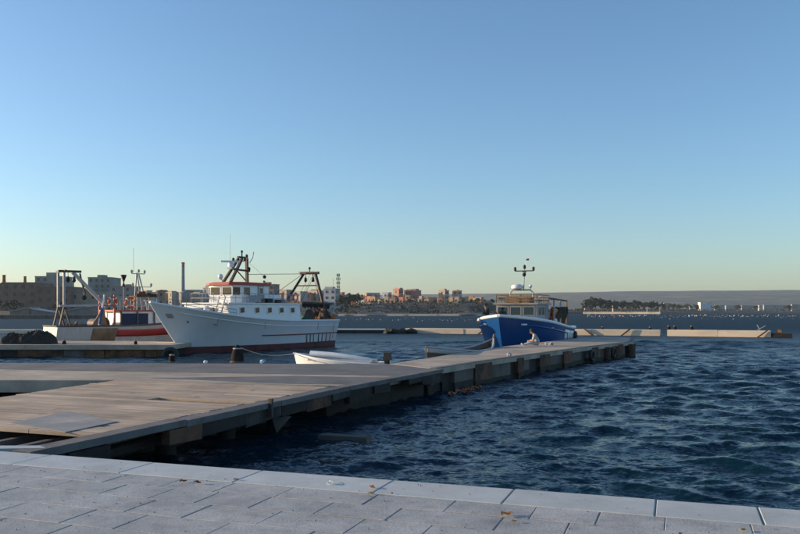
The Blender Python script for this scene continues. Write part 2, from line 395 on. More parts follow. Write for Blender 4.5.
# concrete platform: cross band + arm
def platform(b):
    b.prism([(-60, 22.4), (-7.7, 21.6), (-2.2, 20.05), (-1.55, 19.95), (1.15, 25.6), (-.35, 28.0), (-60, 30.6)], DZ - SL, DZ)
part('platform_slab', M_conc, pier, platform)
ARMF = [(1.15, 25.6), (2.75, 28.8), (9.56, 40.9), (13.9, 47.8), (15.9, 54.3)]
ARMB = [(-.35, 28.0), (5.1, 41.0), (12.9, 55.8), (14.3, 57.2)]
def arm(b): b.prism(ARMF + ARMB[::-1], DZ - .18, DZ + .006)
part('arm_slab', M_conc, pier, arm)
def asph(b):
    b.prism([(-60, 26.7), (-13, 25.5), (-3, 23.45), (.05, 22.95), (1.12, 25.5), (-.40, 27.9), (-60, 30.5)], DZ + .0005, DZ + .006)
part('asphalt_strip', M_asph, pier, asph)
def grey_poly(b):
    b.prism([(-6.9, 22.15), (-3, 22.85), (-.32, 22.3), (-1.15, 20.25), (-2.9, 20.45)], DZ + .0005, DZ + .006)
part('grey_patch', M_asph, pier, grey_poly)  # thin overlay, darker grey than the slab around it
def crack(b): b.prism([(-9.2, 25.1), (-8.6, 24.95), (-8.5, 25.05), (-9.0, 25.2)], DZ + .001, DZ + .007)
part('tar_stain', M_darkconc, pier, crack)
# planked head of the pier
ax = np.array([.36, .933]); pp = np.array([.933, -.36]); po = np.array([-4.6, 12.2])
def K(a, p, z=0): v = po + ax * a + pp * p; return Vector((v[0], v[1], z))
pang = math.atan2(pp[1], pp[0])
a_ = -.12
i = 0
while a_ < 7.75:
    wd = random.choice((.20, .22, .24)); am = a_ + wd / 2
    right = .02 + .0 * am; left = -5.2 - .13 * am
    segs = [(left + random.uniform(-.05, .05), right + random.uniform(-.03, .02))]
    if random.random() < .6:
        c = random.uniform(left + 1.4, right - 1.2); segs = [(segs[0][0], c - .006), (c + .006, segs[0][1])]
    if 4.05 < am < 4.44: segs = [(left, -2.35)]
    for (l0, r0) in segs:
        ln = r0 - l0
        me = slab_mesh('plank', ln, wd - .014, .055, M_plank, .006)
        zz = DZ - .027 + random.uniform(-.004, .006)
        link('plank', me, pier, K(am, (l0 + r0) / 2, zz), (random.uniform(-.006, .006), random.uniform(-.0015, .0015), pang + random.uniform(-.002, .002)))
    a_ += wd; i += 1
# joists under the planks, sticking out past the last board
for p, out in ((-.35, .35), (-.95, .62), (-1.7, .8), (-2.5, .55), (-3.4, .9), (-4.3, .7), (-5.1, .8)):
    b = MB(); b.bar(K(-out, p, DZ - .15 - .14 * out), K(8.3, p, DZ - .15), .13, .17); b.build('joist', M_beam, pier)
# edge beam along the open side
b = MB(); e0, e1 = K(-1.75, .25), K(8.25, .22)
n_ = np.array([e1.x - e0.x, e1.y - e0.y]); n_ /= np.linalg.norm(n_); nn = np.array([n_[1], -n_[0]])
for t0, t1, hh in ((0, .335, .02), (.337, .66, .0), (.662, 1.0, -.004)):
    A = np.array(e0[:2]) * (1 - t0) + np.array(e1[:2]) * t0; B = np.array(e0[:2]) * (1 - t1) + np.array(e1[:2]) * t1
    MB().prism([A - nn * .12, A + nn * .2, B + nn * .2, B - nn * .12], DZ - .10 + hh, DZ + .012 + hh).build('edge_beam', M_beam, pier)
# edge kerb of the platform further on
MB().prism([(-1.5, 19.9), (-1.22, 19.75), (1.38, 25.45), (1.15, 25.62)], DZ - .10, DZ + .012).build('edge_beam', M_beam, pier)
def fascia(A, B, bits):  # boards darker than the beam top: side shade is in their colour
    A = Vector(A); B = Vector(B); L = (B - A).length; d = (B - A) / L; nr = Vector((d.y, -d.x)); x = 0
    while x < L - .15:
        w = min(random.uniform(*bits), L - x)
        if random.random() > .12:
            o = random.uniform(-.05, .025); dp = random.choice((.16, .2, .24, .28, .34)); dp2 = dp + random.uniform(-.07, .05)
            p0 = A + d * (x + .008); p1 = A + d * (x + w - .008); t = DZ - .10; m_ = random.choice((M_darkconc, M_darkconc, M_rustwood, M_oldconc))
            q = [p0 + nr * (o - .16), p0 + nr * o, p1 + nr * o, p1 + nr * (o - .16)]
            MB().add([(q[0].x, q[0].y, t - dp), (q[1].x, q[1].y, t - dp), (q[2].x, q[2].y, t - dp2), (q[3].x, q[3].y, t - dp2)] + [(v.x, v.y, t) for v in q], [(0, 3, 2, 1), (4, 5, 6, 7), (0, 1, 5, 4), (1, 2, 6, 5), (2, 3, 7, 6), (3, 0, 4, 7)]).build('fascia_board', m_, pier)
        x += w
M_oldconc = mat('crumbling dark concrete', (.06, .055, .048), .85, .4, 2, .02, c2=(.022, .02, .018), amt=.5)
fascia(K(-1.75, .45)[:2], K(8.25, .42)[:2], (.5, 1.5)); fascia((-1.21, 19.75), (1.39, 25.44), (.6, 1.4))
MB().prism([tuple(K(-1.2, -.25)[:2]), tuple(K(-1.2, -.05)[:2]), tuple(K(8.3, -.05)[:2]), tuple(K(8.3, -.25)[:2])], DZ - .42, DZ - .30).build('stringer', M_darkconc, pier)
part('cleat', M_dksteel, pier, lambda b: b.box(K(4.35, .47, DZ - .08), (.07, .07, .36), (0, 0, pang)))
part('brace', M_pconc, pier, lambda b: b.extr([(0, 0), (.40, .0), (.1, -.34)], 'y', -.05, .05)).location = K(5.0, .12, DZ - .36)
# grey overlay laid flat on the boards, greyer than they are
c = [P(9, 424, z=DZ), P(65, 433.2, z=DZ), P(117, 422.5, z=DZ), P(70, 412.3, z=DZ)]
MB().prism([(v.x, v.y) for v in c], DZ + .010, DZ + .017).build('deck_overlay', M_overlay, pier)
# piles, and dark walls added to keep the space underneath black
for a_i in (.6, 2.6, 4.6, 6.6):
    for p in (-.75, -2.8, -5.0):
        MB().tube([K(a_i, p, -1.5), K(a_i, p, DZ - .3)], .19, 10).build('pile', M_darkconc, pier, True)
MB().prism([tuple(K(.9, -1.3)[:2]), tuple(K(8.3, -1.3)[:2]), tuple(K(8.3, -5.6)[:2]), tuple(K(2.6, -4.6)[:2])], -1.5, DZ - .28).build('shade_wall', M_darkconc, pier)  # added mass, blackens the open shaded void below the planks
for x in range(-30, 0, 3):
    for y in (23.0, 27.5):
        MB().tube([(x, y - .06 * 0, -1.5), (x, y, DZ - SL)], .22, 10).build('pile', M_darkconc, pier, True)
MB().prism([(-45, 24.2), (-6, 23.0), (-2.6, 20.9), (-1.9, 20.7), (.75, 25.4), (-.3, 27.6), (-45, 29.4)], -1.5, DZ - SL - .002).build('shade_wall', M_darkconc, pier)
MB().prism([(-60, 22.3), (-7.72, 21.5), (-7.72, 21.62), (-60, 22.42)], DZ - .33, DZ - .004).build('fascia', M_conc, pier)
# side panels of the arm
def edge_pt(px):
    r = (px - 400) / 800
    for (a, b) in zip(ARMF, ARMF[1:]):
        A, B = Vector(a), Vector(b); den = (B.x - A.x) - r * (B.y - A.y)
        if abs(den) < 1e-9: continue
        t = (r * A.y - A.x) / den
        if -1e-6 <= t <= 1 + 1e-6: return A.lerp(B, t), (B - A).normalized()
    return Vector(ARMF[-2]), Vector((.3, .95))
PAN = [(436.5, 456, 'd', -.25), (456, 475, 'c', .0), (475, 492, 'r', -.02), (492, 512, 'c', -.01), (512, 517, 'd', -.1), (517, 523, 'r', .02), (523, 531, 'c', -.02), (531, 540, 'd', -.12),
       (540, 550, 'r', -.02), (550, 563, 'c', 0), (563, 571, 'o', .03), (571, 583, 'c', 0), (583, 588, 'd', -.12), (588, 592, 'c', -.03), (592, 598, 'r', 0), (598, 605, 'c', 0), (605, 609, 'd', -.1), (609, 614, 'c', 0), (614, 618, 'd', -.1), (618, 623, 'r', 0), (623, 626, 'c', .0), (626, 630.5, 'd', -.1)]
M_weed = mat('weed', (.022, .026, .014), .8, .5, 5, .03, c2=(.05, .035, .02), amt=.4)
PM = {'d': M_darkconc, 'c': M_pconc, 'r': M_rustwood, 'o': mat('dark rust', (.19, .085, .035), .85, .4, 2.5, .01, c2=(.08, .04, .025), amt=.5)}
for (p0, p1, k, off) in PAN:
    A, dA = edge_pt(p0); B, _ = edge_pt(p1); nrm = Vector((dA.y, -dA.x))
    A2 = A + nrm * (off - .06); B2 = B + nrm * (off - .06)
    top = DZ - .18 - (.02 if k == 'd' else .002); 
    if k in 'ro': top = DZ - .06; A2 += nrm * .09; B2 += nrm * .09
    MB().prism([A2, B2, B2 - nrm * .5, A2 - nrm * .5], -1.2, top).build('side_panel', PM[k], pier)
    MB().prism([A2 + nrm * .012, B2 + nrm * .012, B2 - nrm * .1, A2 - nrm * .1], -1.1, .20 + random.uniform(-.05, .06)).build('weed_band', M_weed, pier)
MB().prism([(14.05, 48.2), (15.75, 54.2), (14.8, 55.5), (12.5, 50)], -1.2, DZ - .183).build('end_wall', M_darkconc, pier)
for px in (606, 615, 629, 631.5):
    A, dA = edge_pt(px); nrm = Vector((dA.y, -dA.x)); A = A + nrm * .08
    MB().tube([(A.x, A.y, -1), (A.x, A.y, DZ - .12)], .17, 8).build('fender_post', M_rustwood, pier, True)
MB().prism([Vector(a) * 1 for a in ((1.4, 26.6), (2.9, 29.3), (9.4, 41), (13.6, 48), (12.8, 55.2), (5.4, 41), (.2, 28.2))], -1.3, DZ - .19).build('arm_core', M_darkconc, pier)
for px in (590, 612):
    A, dA = edge_pt(px); nrm = Vector((dA.y, -dA.x)); c = A + nrm * .10
    MB().torus((0, 0, 0), .24, .09, (R(90), 0, math.atan2(dA.y, dA.x))).build('tyre_fender', M_rubber, pier, True, (c.x, c.y, .38))
# worn rim on the arm deck edge
b = MB()
for (A, B) in zip(ARMF[:-1], ARMF[1:]):
    A = Vector(A); B = Vector(B); nr = Vector(((B - A).y, -(B - A).x)).normalized()
    b.prism([A - nr * .22, A - nr * .004, B - nr * .004, B - nr * .22], DZ + .0062, DZ + .030)
b.build('kerb', M_beam, pier)

# bollards
M_iron = mat('black iron', (.022, .019, .017), .9, .3, 4, .004, c2=(.05, .028, .02), amt=.25, spec=.1)
def bollard(loc, s, label, lean=0):
    r = empty('bollard', label, 'bollard', loc)
    o = MB().lathe([(.20 * s, 0), (.215 * s, .06 * s), (.215 * s, .16 * s), (.195 * s, .3 * s), (.155 * s, .44 * s), (.095 * s, .55 * s), (.03 * s, .60 * s)], 20).build('post', M_iron, r, True)
    MB().lathe([(.26 * s, -.001), (.26 * s, .03 * s), (.21 * s, .05 * s)], 20).build('base_flange', M_rustwood, r, True)
    MB().torus((0, 0, .47 * s), .135 * s, .022).build('rope_loop', M_rope, r, True)
    return r
bollard((P(238, d=29.0, z=DZ).x, 29.0 - .1, DZ + .006), 1.05, 'dark rounded mooring bollard with a pale rope made fast to it')
bollard((P(172, d=29.2, z=DZ).x, 29.2, DZ + .006), .52, 'small squat dark bollard on the asphalt strip before the rusty dock')
# mooring rope from the bollard to the white dinghy
bp = P(238, d=28.9, z=DZ); s0 = Vector((bp.x, 28.9, DZ + .57)); s1 = Vector((-4.2, 32.1, .97))
rp = []
for i in range(19):
    t = i / 18; v = s0.lerp(s1, t); v.z -= .22 * math.sin(math.pi * t) * (1 - .3 * t); rp.append(v)
tag(MB().tube(rp, .016, 6).build('mooring_rope', M_rope, None, True), 'thin pale rope sagging from rounded bollard to white dinghy', 'rope')
def lump(px, py, z, r, m, label, cat, name):
    c = P(px, py, z=z); b = MB(); bm = bmesh.new(); bmesh.ops.create_icosphere(bm, subdivisions=3, radius=r)
    for v in bm.verts:
        h = 1 + .28 * math.sin(v.co.x / r * 5 + px) * math.cos(v.co.y / r * 6) + random.uniform(-.06, .06); v.co *= h; v.co.z = max(-r * .55, v.co.z * .75)
    me = bpy.data.meshes.new(name); bm.to_mesh(me); bm.free(); me.materials.append(m)
    return tag(link(name, me, None, (c.x, c.y, z + r * .56)), label, cat)
Gcl = mat('grey cloth', (.36, .34, .35), .9, .2, 8); Wpl = mat('white plastic', (.72, .72, .72), .5, .1, 8); Bpl = mat('blue plastic', (.25, .42, .60), .5, .15, 8)
lump(205.5, 363.2, DZ + .006, .075, Wpl, 'scrap of white plastic at the asphalt edge beside dark bollard', 'litter', 'plastic_scrap')
lump(263, 363.4, DZ + .006, .10, Bpl, 'pale blue plastic rag on the asphalt edge under sagging rope', 'litter', 'plastic_rag')
lump(509, 356.0, DZ + .01, .10, Gcl, 'crumpled pale bag on the concrete arm of the pier', 'bag', 'plastic_bag')
lump(551, 345.3, DZ + .01, .13, Gcl, 'grey cloth bag lying behind the seated person', 'bag', 'cloth_bag')
lump(546.5, 344.8, DZ + .01, .10, Gcl, 'small grey carrier bag between seated person and cloth bag', 'bag', 'carrier_bag')
# orange floats along the recessed pier wall
fl = empty('float_line', 'string of small orange net floats at the dark pier wall waterline', 'net floats', (0, 0, 0))
fm = MB().ball((0, 0, 0), .042, 8, 5, (1.3, 1, 1)).mesh('float', mat('weedy orange', (.40, .10, .03), .7, .4, 9, c2=(.09, .05, .02), amt=.45), True)
pts = []
for i in range(30):
    px = 416 + i * 1.3; A = Vector((1.5, 24.9)).lerp(Vector((2.75, 27.2)), i / 29)
    z = .10 + .03 * math.sin(i * .9) + .02 * random.random(); pts.append((A.x, A.y, z)); link('float', fm, fl, (A.x + random.uniform(-.06, .06), A.y, z + random.uniform(-.03, .03)), (0, 0, random.random() * 3))
MB().tube(pts, .012, 5).build('rope', M_rope, fl)
# drifting timber
fp = empty('floating_timber', 'dark waterlogged timber floating by the shaded pier head', 'timber', (-1.15, 16.55, .05), R(-24))
MB().box((0, 0, 0), (1.15, .24, .14), (0.05, -.02, 0), .97).build('plank', M_wooddk, fp)
MB().box((-.1, .16, -.01), (.8, .1, .12), (0, .03, .06)).build('batten', M_wooddk, fp)

# ------------------------------------------------------------------ old rusty dock
dock = empty('old_dock', 'old low dock with rust streaked side beneath the red fishing boat', 'dock', (0, 0, 0))
MB().prism([(-70, 46.3), (-13.1, 45.9), (-13.0, 50.0), (-18, 52.2), (-70, 53.2)], .45, .72).build('deck_slab', M_conc, dock)
MB().prism([(-70, 46.6), (-13.4, 46.2), (-13.4, 49.8), (-70, 52.8)], -1.2, .44).build('core', M_darkconc, dock)
x = -30.0
cyc = ['d', 'o', 'r', 'c', 'r', 'o', 'c', 'd', 'r', 'r', 'c', 'o', 'r', 'o', 'o', 'o']
i = 0
while x < -13.9:
    wd = random.uniform(.7, 1.5); wd = min(wd, -13.5 - x)
    k = cyc[i % len(cyc)] if x < -18.5 else ('o' if random.random() < .75 else 'r')
    MB().box((x + wd / 2, 46.2 + random.uniform(-.03, .05), -.15), (wd - .03, .16, 1.15)).build('side_plate', PM[k], dock)
    x += wd; i += 1
MB().torus((-13.2, 45.95, .1), .36, .16, (R(90), 0, 0)).build('tyre_fender', M_rubber, dock, True)
MB().box((-13.25, 46.1, .0), (.75, .2, 1.0)).build('end_fender', M_rubber, dock)
bollard((-15.4, 46.6, .72), .45, 'tiny dark bollard on the rusty dock edge below red band')
bollard((-19.6, 46.7, .72), .5, 'stubby dark bollard on the rusty dock near tan hull panel')
# net heap
def heap(name, loc, sx, sy, h, m, label, seed, rz=0, parent=None):
    rr = random.Random(seed); N = 36; pts = []
    ks = [(rr.uniform(-14, 14), rr.uniform(-14, 14), rr.uniform(0, 6)) for _ in range(7)]
    for i in range(N):
        r_ = []
        for j in range(N):
            u = i / (N - 1) * 2 - 1; v = j / (N - 1) * 2 - 1; e = max(0, 1 - (abs(u) ** 3 + abs(v) ** 3))
            z = h * e ** .5 * (.8 + .12 * sum(math.sin(a * u + b * v + c) for a, b, c in ks) / 1.6) + rr.uniform(0, .20) * h * (e > 0)
            r_.append((u * sx * (1 + .05 * math.sin(v * 7)), v * sy * (1 + .05 * math.sin(u * 8)), max(0, z)))
        pts.append(r_)
    o = MB().grid(pts).build(name, m, parent, True, loc, (0, 0, rz))
    if label: tag(o, label, 'net')
    return o
heap('net_pile', (-21.6, 47.6, .72), 1.1, .8, .72, M_net, 'dark heap of folded nets on the old dock behind the red boat stern', 3)
heap('net_pile', (-22.9, 47.5, .72), .75, .6, .55, M_net, 'low dark tarpaulin bundle at the outer end of the net heap', 8)

# ------------------------------------------------------------------ boats
class Hull:
    def __init__(s, L, B, sheer, rake, keel=-.9, pd=2.6, pw=1.7, ts=.86, wlf=.84, k=1.2, u0=.42, trake=.25, fl=1.5):
        s.__dict__.update(locals())
    def plan(s, u, p):
        if u > s.u0: return max(0, 1 - ((u - s.u0) / (1 - s.u0)) ** p)
        t = u / s.u0; return s.ts + (1 - s.ts) * (1 - (1 - t) ** 2)
    def pt(s, u, z, side, off=0):
        zs = s.sheer(u); zb = s.sheer(1)
        xb = s.L / 2 - s.rake * (1 - min(1, max(-.5, z / zb))) ** s.k
        xt = -s.L / 2 + s.trake * (1 - max(0, min(1, z / s.sheer(0))))
        h = max(0, min(1, z / zs))
        bd = s.B / 2 * s.plan(u, s.pd); bw = s.B / 2 * s.wlf * s.plan(u, s.pw)
        y = bw + (bd - bw) * h ** s.fl
        if z < 0: y = bw * math.sqrt(max(0, 1 - (z / s.keel) ** 2)) 
        return Vector((xt + u * (xb - xt), side * (y + off), z))
    def us(s, n=40): return [1 - (1 - i / n) ** 1.7 for i in range(n + 1)]
    def build(s, root, m_hull, m_boot, zsplit, bulwark, m_rail, m_in, m_deck, rail=.06):
        us = s.us()
        def zs(u, part):
            if part == 'boot_topping': return [s.keel, s.keel * .7, s.keel * .35, 0, zsplit * .5, zsplit]
            return [zsplit + (s.sheer(u) - zsplit) * i / 12 for i in range(13)]
        for nm, m in (('boot_topping', m_boot), ('hull', m_hull)):
            b = MB()
            for sd in (1, -1): b.grid([[s.pt(u, z, sd) for z in zs(u, nm)] for u in us])
            b.grid([[s.pt(0, z, t) for z in zs(0, nm)] for t in np.linspace(1, -1, 7)])
            b.build(nm, m, root, True)
        b = MB()   # inner bulwark
        for sd in (1, -1): b.grid([[s.inn(u, s.sheer(u) - bulwark * j / 3, sd) for j in range(4)] for u in us])
        b.grid([[s.inn(0, s.sheer(0) - bulwark * j / 3, t) for j in range(4)] for t in np.linspace(1, -1, 5)])
        b.build('bulwark', m_in, root, True)
        b = MB(); b.grid([[s.inn(u, s.sheer(u) - bulwark, t) for t in (-1, -.5, 0, .5, 1)] for u in us]); b.build('deck', m_deck, root)
        line = [s.pt(u, s.sheer(u), 1, -.03) + Vector((0, 0, .02)) for u in us] + [s.pt(u, s.sheer(u), -1, -.03) + Vector((0, 0, .02)) for u in us[::-1]]
        line.append(line[0]); b = MB(); b.tube(line, rail, 8); b.build('gunwale', m_rail, root, True)
    def inn(s, u, z, t):
        p = s.pt(u, z, 1); yy = max(0, p.y - .11); x = p.x - .18 * smooth(.9, 1, u) + .1 * (1 - smooth(0, .05, u))
        return Vector((x, yy * t, z))
    def patch(s, name, m, root, u0, u1, z0, z1, side, off=.015, n=14, k=3):
        f0 = z0 if callable(z0) else (lambda u: z0); f1 = z1 if callable(z1) else (lambda u: z1)
        b = MB(); ul = [u0 + (u1 - u0) * i / n for i in range(n + 1)]
        b.grid([[s.pt(u, f0(u) + (f1(u) - f0(u)) * j / k, side, off) for j in range(k + 1)] for u in ul])
        o = b.build(name, m, root, True); sd = o.modifiers.new('t', 'SOLIDIFY'); sd.thickness = .03; sd.offset = 0; return o
    def rail(s, name, m, root, u0, u1, z, side, r, n=24):
        f = z if callable(z) else (lambda u: z)
        b = MB(); b.tube([s.pt(u0 + (u1 - u0) * i / n, f(u0 + (u1 - u0) * i / n), side, r * .4) for i in range(n + 1)], r, 6); return b.build(name, m, root, True)
def window(root, m_frame, c, w, h, nrm, t=.04, up=None, glass=None):
    """a framed pane: pane is part, frame its sub-part"""
    n = Vector(nrm).normalized(); up = Vector(up or (0, 0, 1)); up = (up - n * up.dot(n)).normalized(); rt = up.cross(n)
    m = Matrix((rt, n, up)).transposed(); c = Vector(c)
    o = MB().box(c, (w, t, h), m).build('window', glass or M_glass, root)
    f = MB()
    for sx in (-1, 1): f.box(c + rt * sx * (w / 2 + .025), (.05, t + .04, h + .1), m)
    for sz in (-1, 1): f.box(c + up * sz * (h / 2 + .025), (w, t + .038, .05), m)
    f.build('window_frame', m_frame, o); return o
def rails(root, pts, h, n_mid=1, r=.022, m=None, step=1.0, name='railing'):
    b = MB(); pts = [Vector(p) for p in pts]
    for q in range(n_mid + 1): b.tube([p + Vector((0, 0, h * (q + 1) / (n_mid + 1))) for p in pts], r, 6)
    for a, c in zip(pts, pts[1:]):
        k = max(1, round((c - a).length / step))
        for i in range(k + 1): v = a.lerp(c, i / k); b.tube([v, v + Vector((0, 0, h))], r, 6)
    return b.build(name, m or M_steel, root, True)
def lifebuoy(root, c, r, rot):
    o = MB().torus((0, 0, 0), r, r * .24).build('lifebuoy', M_orange, root, True, c, rot)
    for a in range(4): MB().box((r * math.cos(a * 1.571 + .78), r * math.sin(a * 1.571 + .78), 0), (r * .56, r * .2, r * .52), (0, 0, a * 1.571 + .78)).build('band', M_white, o)
    return o

# ---- white trawler
STEM = Vector((-14.8, 47.4, 0)); AFT = Vector((.49, .872, 0)).normalized(); LT = 17.2
tr = empty('trawler', 'big white steel trawler with red roofed wheelhouse and dark stern gantry', 'fishing boat', STEM + AFT * (LT / 2), math.atan2(-AFT.y, -AFT.x))
def sh_t(u): return 1.93 + .12 * u + 1.12 * max(0, (u - .35) / .65) ** 2.2
HT = Hull(LT, 5.0, sh_t, 2.7, pd=2.9, pw=1.55, ts=.80, wlf=.86, k=1.05, fl=1.7)
HT.build(tr, M_hullw, M_boot, .42, .75, M_white, M_white, M_deck, .07)
sx = lambda s: LT / 2 - s     # metres aft of the stem -> local x ; port is -y when facing the stern... y positive = port
PT = 1
for sd in (1, -1):
    HT.rail('rubbing_strake', mat('dull red strake', (.20, .04, .035), .6, .2, 2, c2=(.12, .05, .04), amt=.35), tr, .0, .60, lambda u: 1.02 + .18 * (u - .3) ** 2, sd, .042)
    HT.rail('upper_strake', M_white, tr, .0, .93, lambda u: sh_t(u) - .36, sd, .03)
for s in (12.2, 13.2, 14.6, 15.3, 16.0): 
    u = 1 - s / LT; HT.patch('rust_bar', M_rust, tr, u - .0025, u + .0025, .40, .97, 1, .02, 2, 3)
for s in (12.7, 14.0): 
    u = 1 - s / LT; HT.patch('rust_bar', M_netgr, tr, u - .0025, u + .0025, .42, .97, 1, .02, 2, 3)
HT.patch('hawse_plate', M_steel, tr, .955, .975, 2.25, 2.5, 1, .02, 4, 3); HT.patch('hawse_plate', M_steel, tr, .955, .975, 2.25, 2.5, -1, .02, 4, 3)
part('stem_bar', M_white, tr, lambda b: b.tube([HT.pt(1, z, 1) + Vector((.03, 0, 0)) for z in np.linspace(.3, sh_t(1), 12)], .05, 6), True)
M_streak = mat('rust streak', (.50, .40, .30), .8, .3, 3, c2=(.58, .54, .48), amt=.5, stretch=(1, 1, .3))
for s, z0, z1 in ((7.2, 1.5, 1.95), (13.7, 1.35, 1.85), (16.5, .6, 1.85), (16.2, 1.2, 1.8), (12.1, .45, .95)):
    u = 1 - s / LT; HT.patch('rust_streak', M_streak, tr, u - .0016, u + .0016, z0, z1, 1, .012, 2, 4)
# lower deckhouse
x0, x1 = sx(12.5), sx(4.75); HZ = 3.12; DK0 = 1.2
part('deckhouse', M_white, tr, lambda b: b.extr([(x0, 1.75), (x1 + .09, 2.32), (x1, HZ), (x0 + .38, HZ)], 'y', -1.92, 1.92))
part('boat_deck', M_white, tr, lambda b: b.box(((x0 + x1) / 2 + .2, 0, HZ + .045), (x1 - x0 - .1, 4.02, .085)))
for s in (5.95, 7.45, 8.75, 10.05, 11.3):
    for sd in (1, -1): window(tr, M_white, (sx(s), sd * 1.93, 2.72), .42, .34, (0, sd, 0), .05, (.12, 0, 1))
part('door', M_black, tr, lambda b: b.box((x1 + .12, .35, 2.12), (.07, .75, 1.55)))
part('door', M_steel, tr, lambda b: b.box((x1 + .12, -1.0, 2.12), (.07, .65, 1.5)))
part('stairs', M_ltsteel, tr, lambda b: [b.bar((x1 + .75, y, 1.7), (x1 + .05, y, 3.6), .06) for y in (1.15, 1.65)] + [b.box((x1 + .70 - .11 * i, 1.4, 1.85 + .25 * i), (.16, .5, .03)) for i in range(6)])
# wheelhouse
wx1, wx0, wy = sx(6.2), sx(9.3), 1.42; WZ0, WZ1 = HZ + .09, 4.38
part('wheelhouse', M_white, tr, lambda b: b.prism([(wx0, -wy), (wx0, wy), (wx1 - .35, wy), (wx1, .75), (wx1, -.75), (wx1 - .35, -wy)], WZ0, WZ1))
def roof(b):
    o = .28; p = [(wx0 - .1, -wy - .12), (wx0 - .1, wy + .12), (wx1 - .25, wy + .2), (wx1 + o, .85), (wx1 + o, -.85), (wx1 - .25, -wy - .2)]
    b.prism(p, WZ1 + .002, WZ1 + .13)
    b.prism([((x - (wx0 + wx1) / 2) * .9 + (wx0 + wx1) / 2, y * .88) for x, y in p], WZ1 + .125, WZ1 + .2)
part('roof', M_redroof, tr, roof)
for y in (-.5, .5): window(tr, M_white, (wx1 + .012, y, 3.98), .8, .5, (1, 0, 0))
for sd in (1, -1):
    window(tr, M_white, (wx1 - .17, sd * 1.09, 3.98), .55, .5, (.67, sd * .35, 0), .05)
    window(tr, M_white, (wx1 - .80, sd * (wy + .005), 3.98), .62, .5, (0, sd, 0))
    part('side_door', M_steel, tr, lambda b: b.box((wx0 + .85, sd * (wy + .012), 3.78), (.62, .05, 1.1)))
    window(tr, M_white, (wx0 + .85, sd * (wy + .03), 4.02), .38, .38, (0, sd, 0))
rails(tr, [(x0 + .5, 1.93, HZ + .08), (x1 - .6, 1.93, HZ + .08), (x1 - .15, 1.4, HZ + .08), (x1 - .15, -1.4, HZ + .08), (x1 - .6, -1.93, HZ + .08), (x0 + .5, -1.93, HZ + .08)], .62, 1, .018)
part('canvas_dodger', Gcl, tr, lambda b: b.box((sx(7.2), 1.95, HZ + .36), (1.3, .02, .46)))
part('life_raft', M_white, tr, lambda b: b.tube([(sx(9.9), .9, HZ + .4), (sx(11.0), .9, HZ + .4)], .28, 14), True)
part('raft_cradle', M_steel, tr, lambda b: [b.box((sx(s), .9, HZ + .12), (.08, .5, .1)) for s in (10.1, 10.8)])
part('deck_box', M_black, tr, lambda b: b.box((sx(9.0), 1.65, HZ + .25), (.55, .35, .32)))
# bipod mast
mr = MB()
for y in (-.32, .32): mr.bar((sx(6.7), y, WZ1 + .2), (sx(8.05), y * .5, 6.25), .15)
mr.build('mast_leg', M_dksteel, tr)
part('mast_post', M_dksteel, tr, lambda b: b.bar((sx(8.75), 0, WZ1 + .2), (sx(8.7), 0, 6.3), .17))
part('mast_spreader', M_dksteel, tr, lambda b: (b.bar((sx(7.3), 0, 5.48), (sx(9.0), 0, 5.42), .12), b.bar((sx(7.9), -.5, 6.05), (sx(7.9), .5, 6.05), .08), b.bar((sx(7.7), 0, 5.4), (sx(8.6), 0, 4.75), .06)))
part('mast_cap', M_black, tr, lambda b: (b.box((sx(8.15), 0, 6.33), (.7, .14, .12)), b.tube([(sx(8.2), 0, 6.3), (sx(8.2), 0, 6.75)], .05, 6), b.ball((sx(8.2), 0, 6.72), .09)))
for (s, y, z) in ((7.9, .5, 6.16), (7.9, -.5, 6.16), (8.7, 0, 6.42), (8.95, 0, 5.56)): part('nav_light', M_black, tr, lambda b: b.lathe([(.09, -.1), (.1, 0), (.09, .1), (.03, .14)], 10, (sx(s), y, z)), True)
part('radar_scanner', M_white, tr, lambda b: (b.lathe([(.2, 0), (.2, .22), (.1, .3)], 12, (sx(7.05), .05, 5.62)), b.box((sx(7.0), .05, 5.98), (.12, 1.25, .12), (0, 0, .75))))
part('radar_bracket', M_steel, tr, lambda b: b.box((sx(7.2), .05, 5.52), (.6, .4, .08)))
part('satellite_dome', M_white, tr, lambda b: b.ball((sx(6.35), -.25, 4.95), .17, 14, 8, (1, 1, 1.1)), True)
part('dome_arm', M_steel, tr, lambda b: b.tube([(sx(6.35), -.25, 4.8), (sx(6.7), -.2, 4.6)], .03, 6))
part('antenna', M_steel, tr, lambda b: b.tube([(sx(7.8), -.7, WZ1 + .2), (sx(7.8), -.7, 7.9)], .015, 5))
part('antenna', M_steel, tr, lambda b: b.tube([(sx(8.9), .1, 6.0), (sx(9.15), .15, 6.35), (sx(9.2), .2, 6.75)], .03, 6))
part('day_ball', M_black, tr, lambda b: b.ball((sx(10.0), .5, 5.05), .13), True)
part('day_ball', M_black, tr, lambda b: b.ball((sx(9.95), .5, 4.72), .08), True)
part('halyard', M_black, tr, lambda b: b.tube([(sx(8.75), 0, 6.1), (sx(10.0), .5, 5.05), (sx(10.2), .6, 4.2), (sx(10.2), .6, HZ + .1)], .007, 4))
# funnel / aft casing
part('funnel', M_white, tr, lambda b: b.box((sx(10.6), -.7, HZ + .5), (1.1, .8, .85)))
part('exhaust', M_dksteel, tr, lambda b: b.tube([(sx(10.6), -.7, HZ + .9), (sx(10.75), -.7, HZ + 1.3)], .12, 8), True)
lifebuoy(tr, (sx(11.9), 1.75, HZ + .5), .3, (R(90), 0, R(8)))
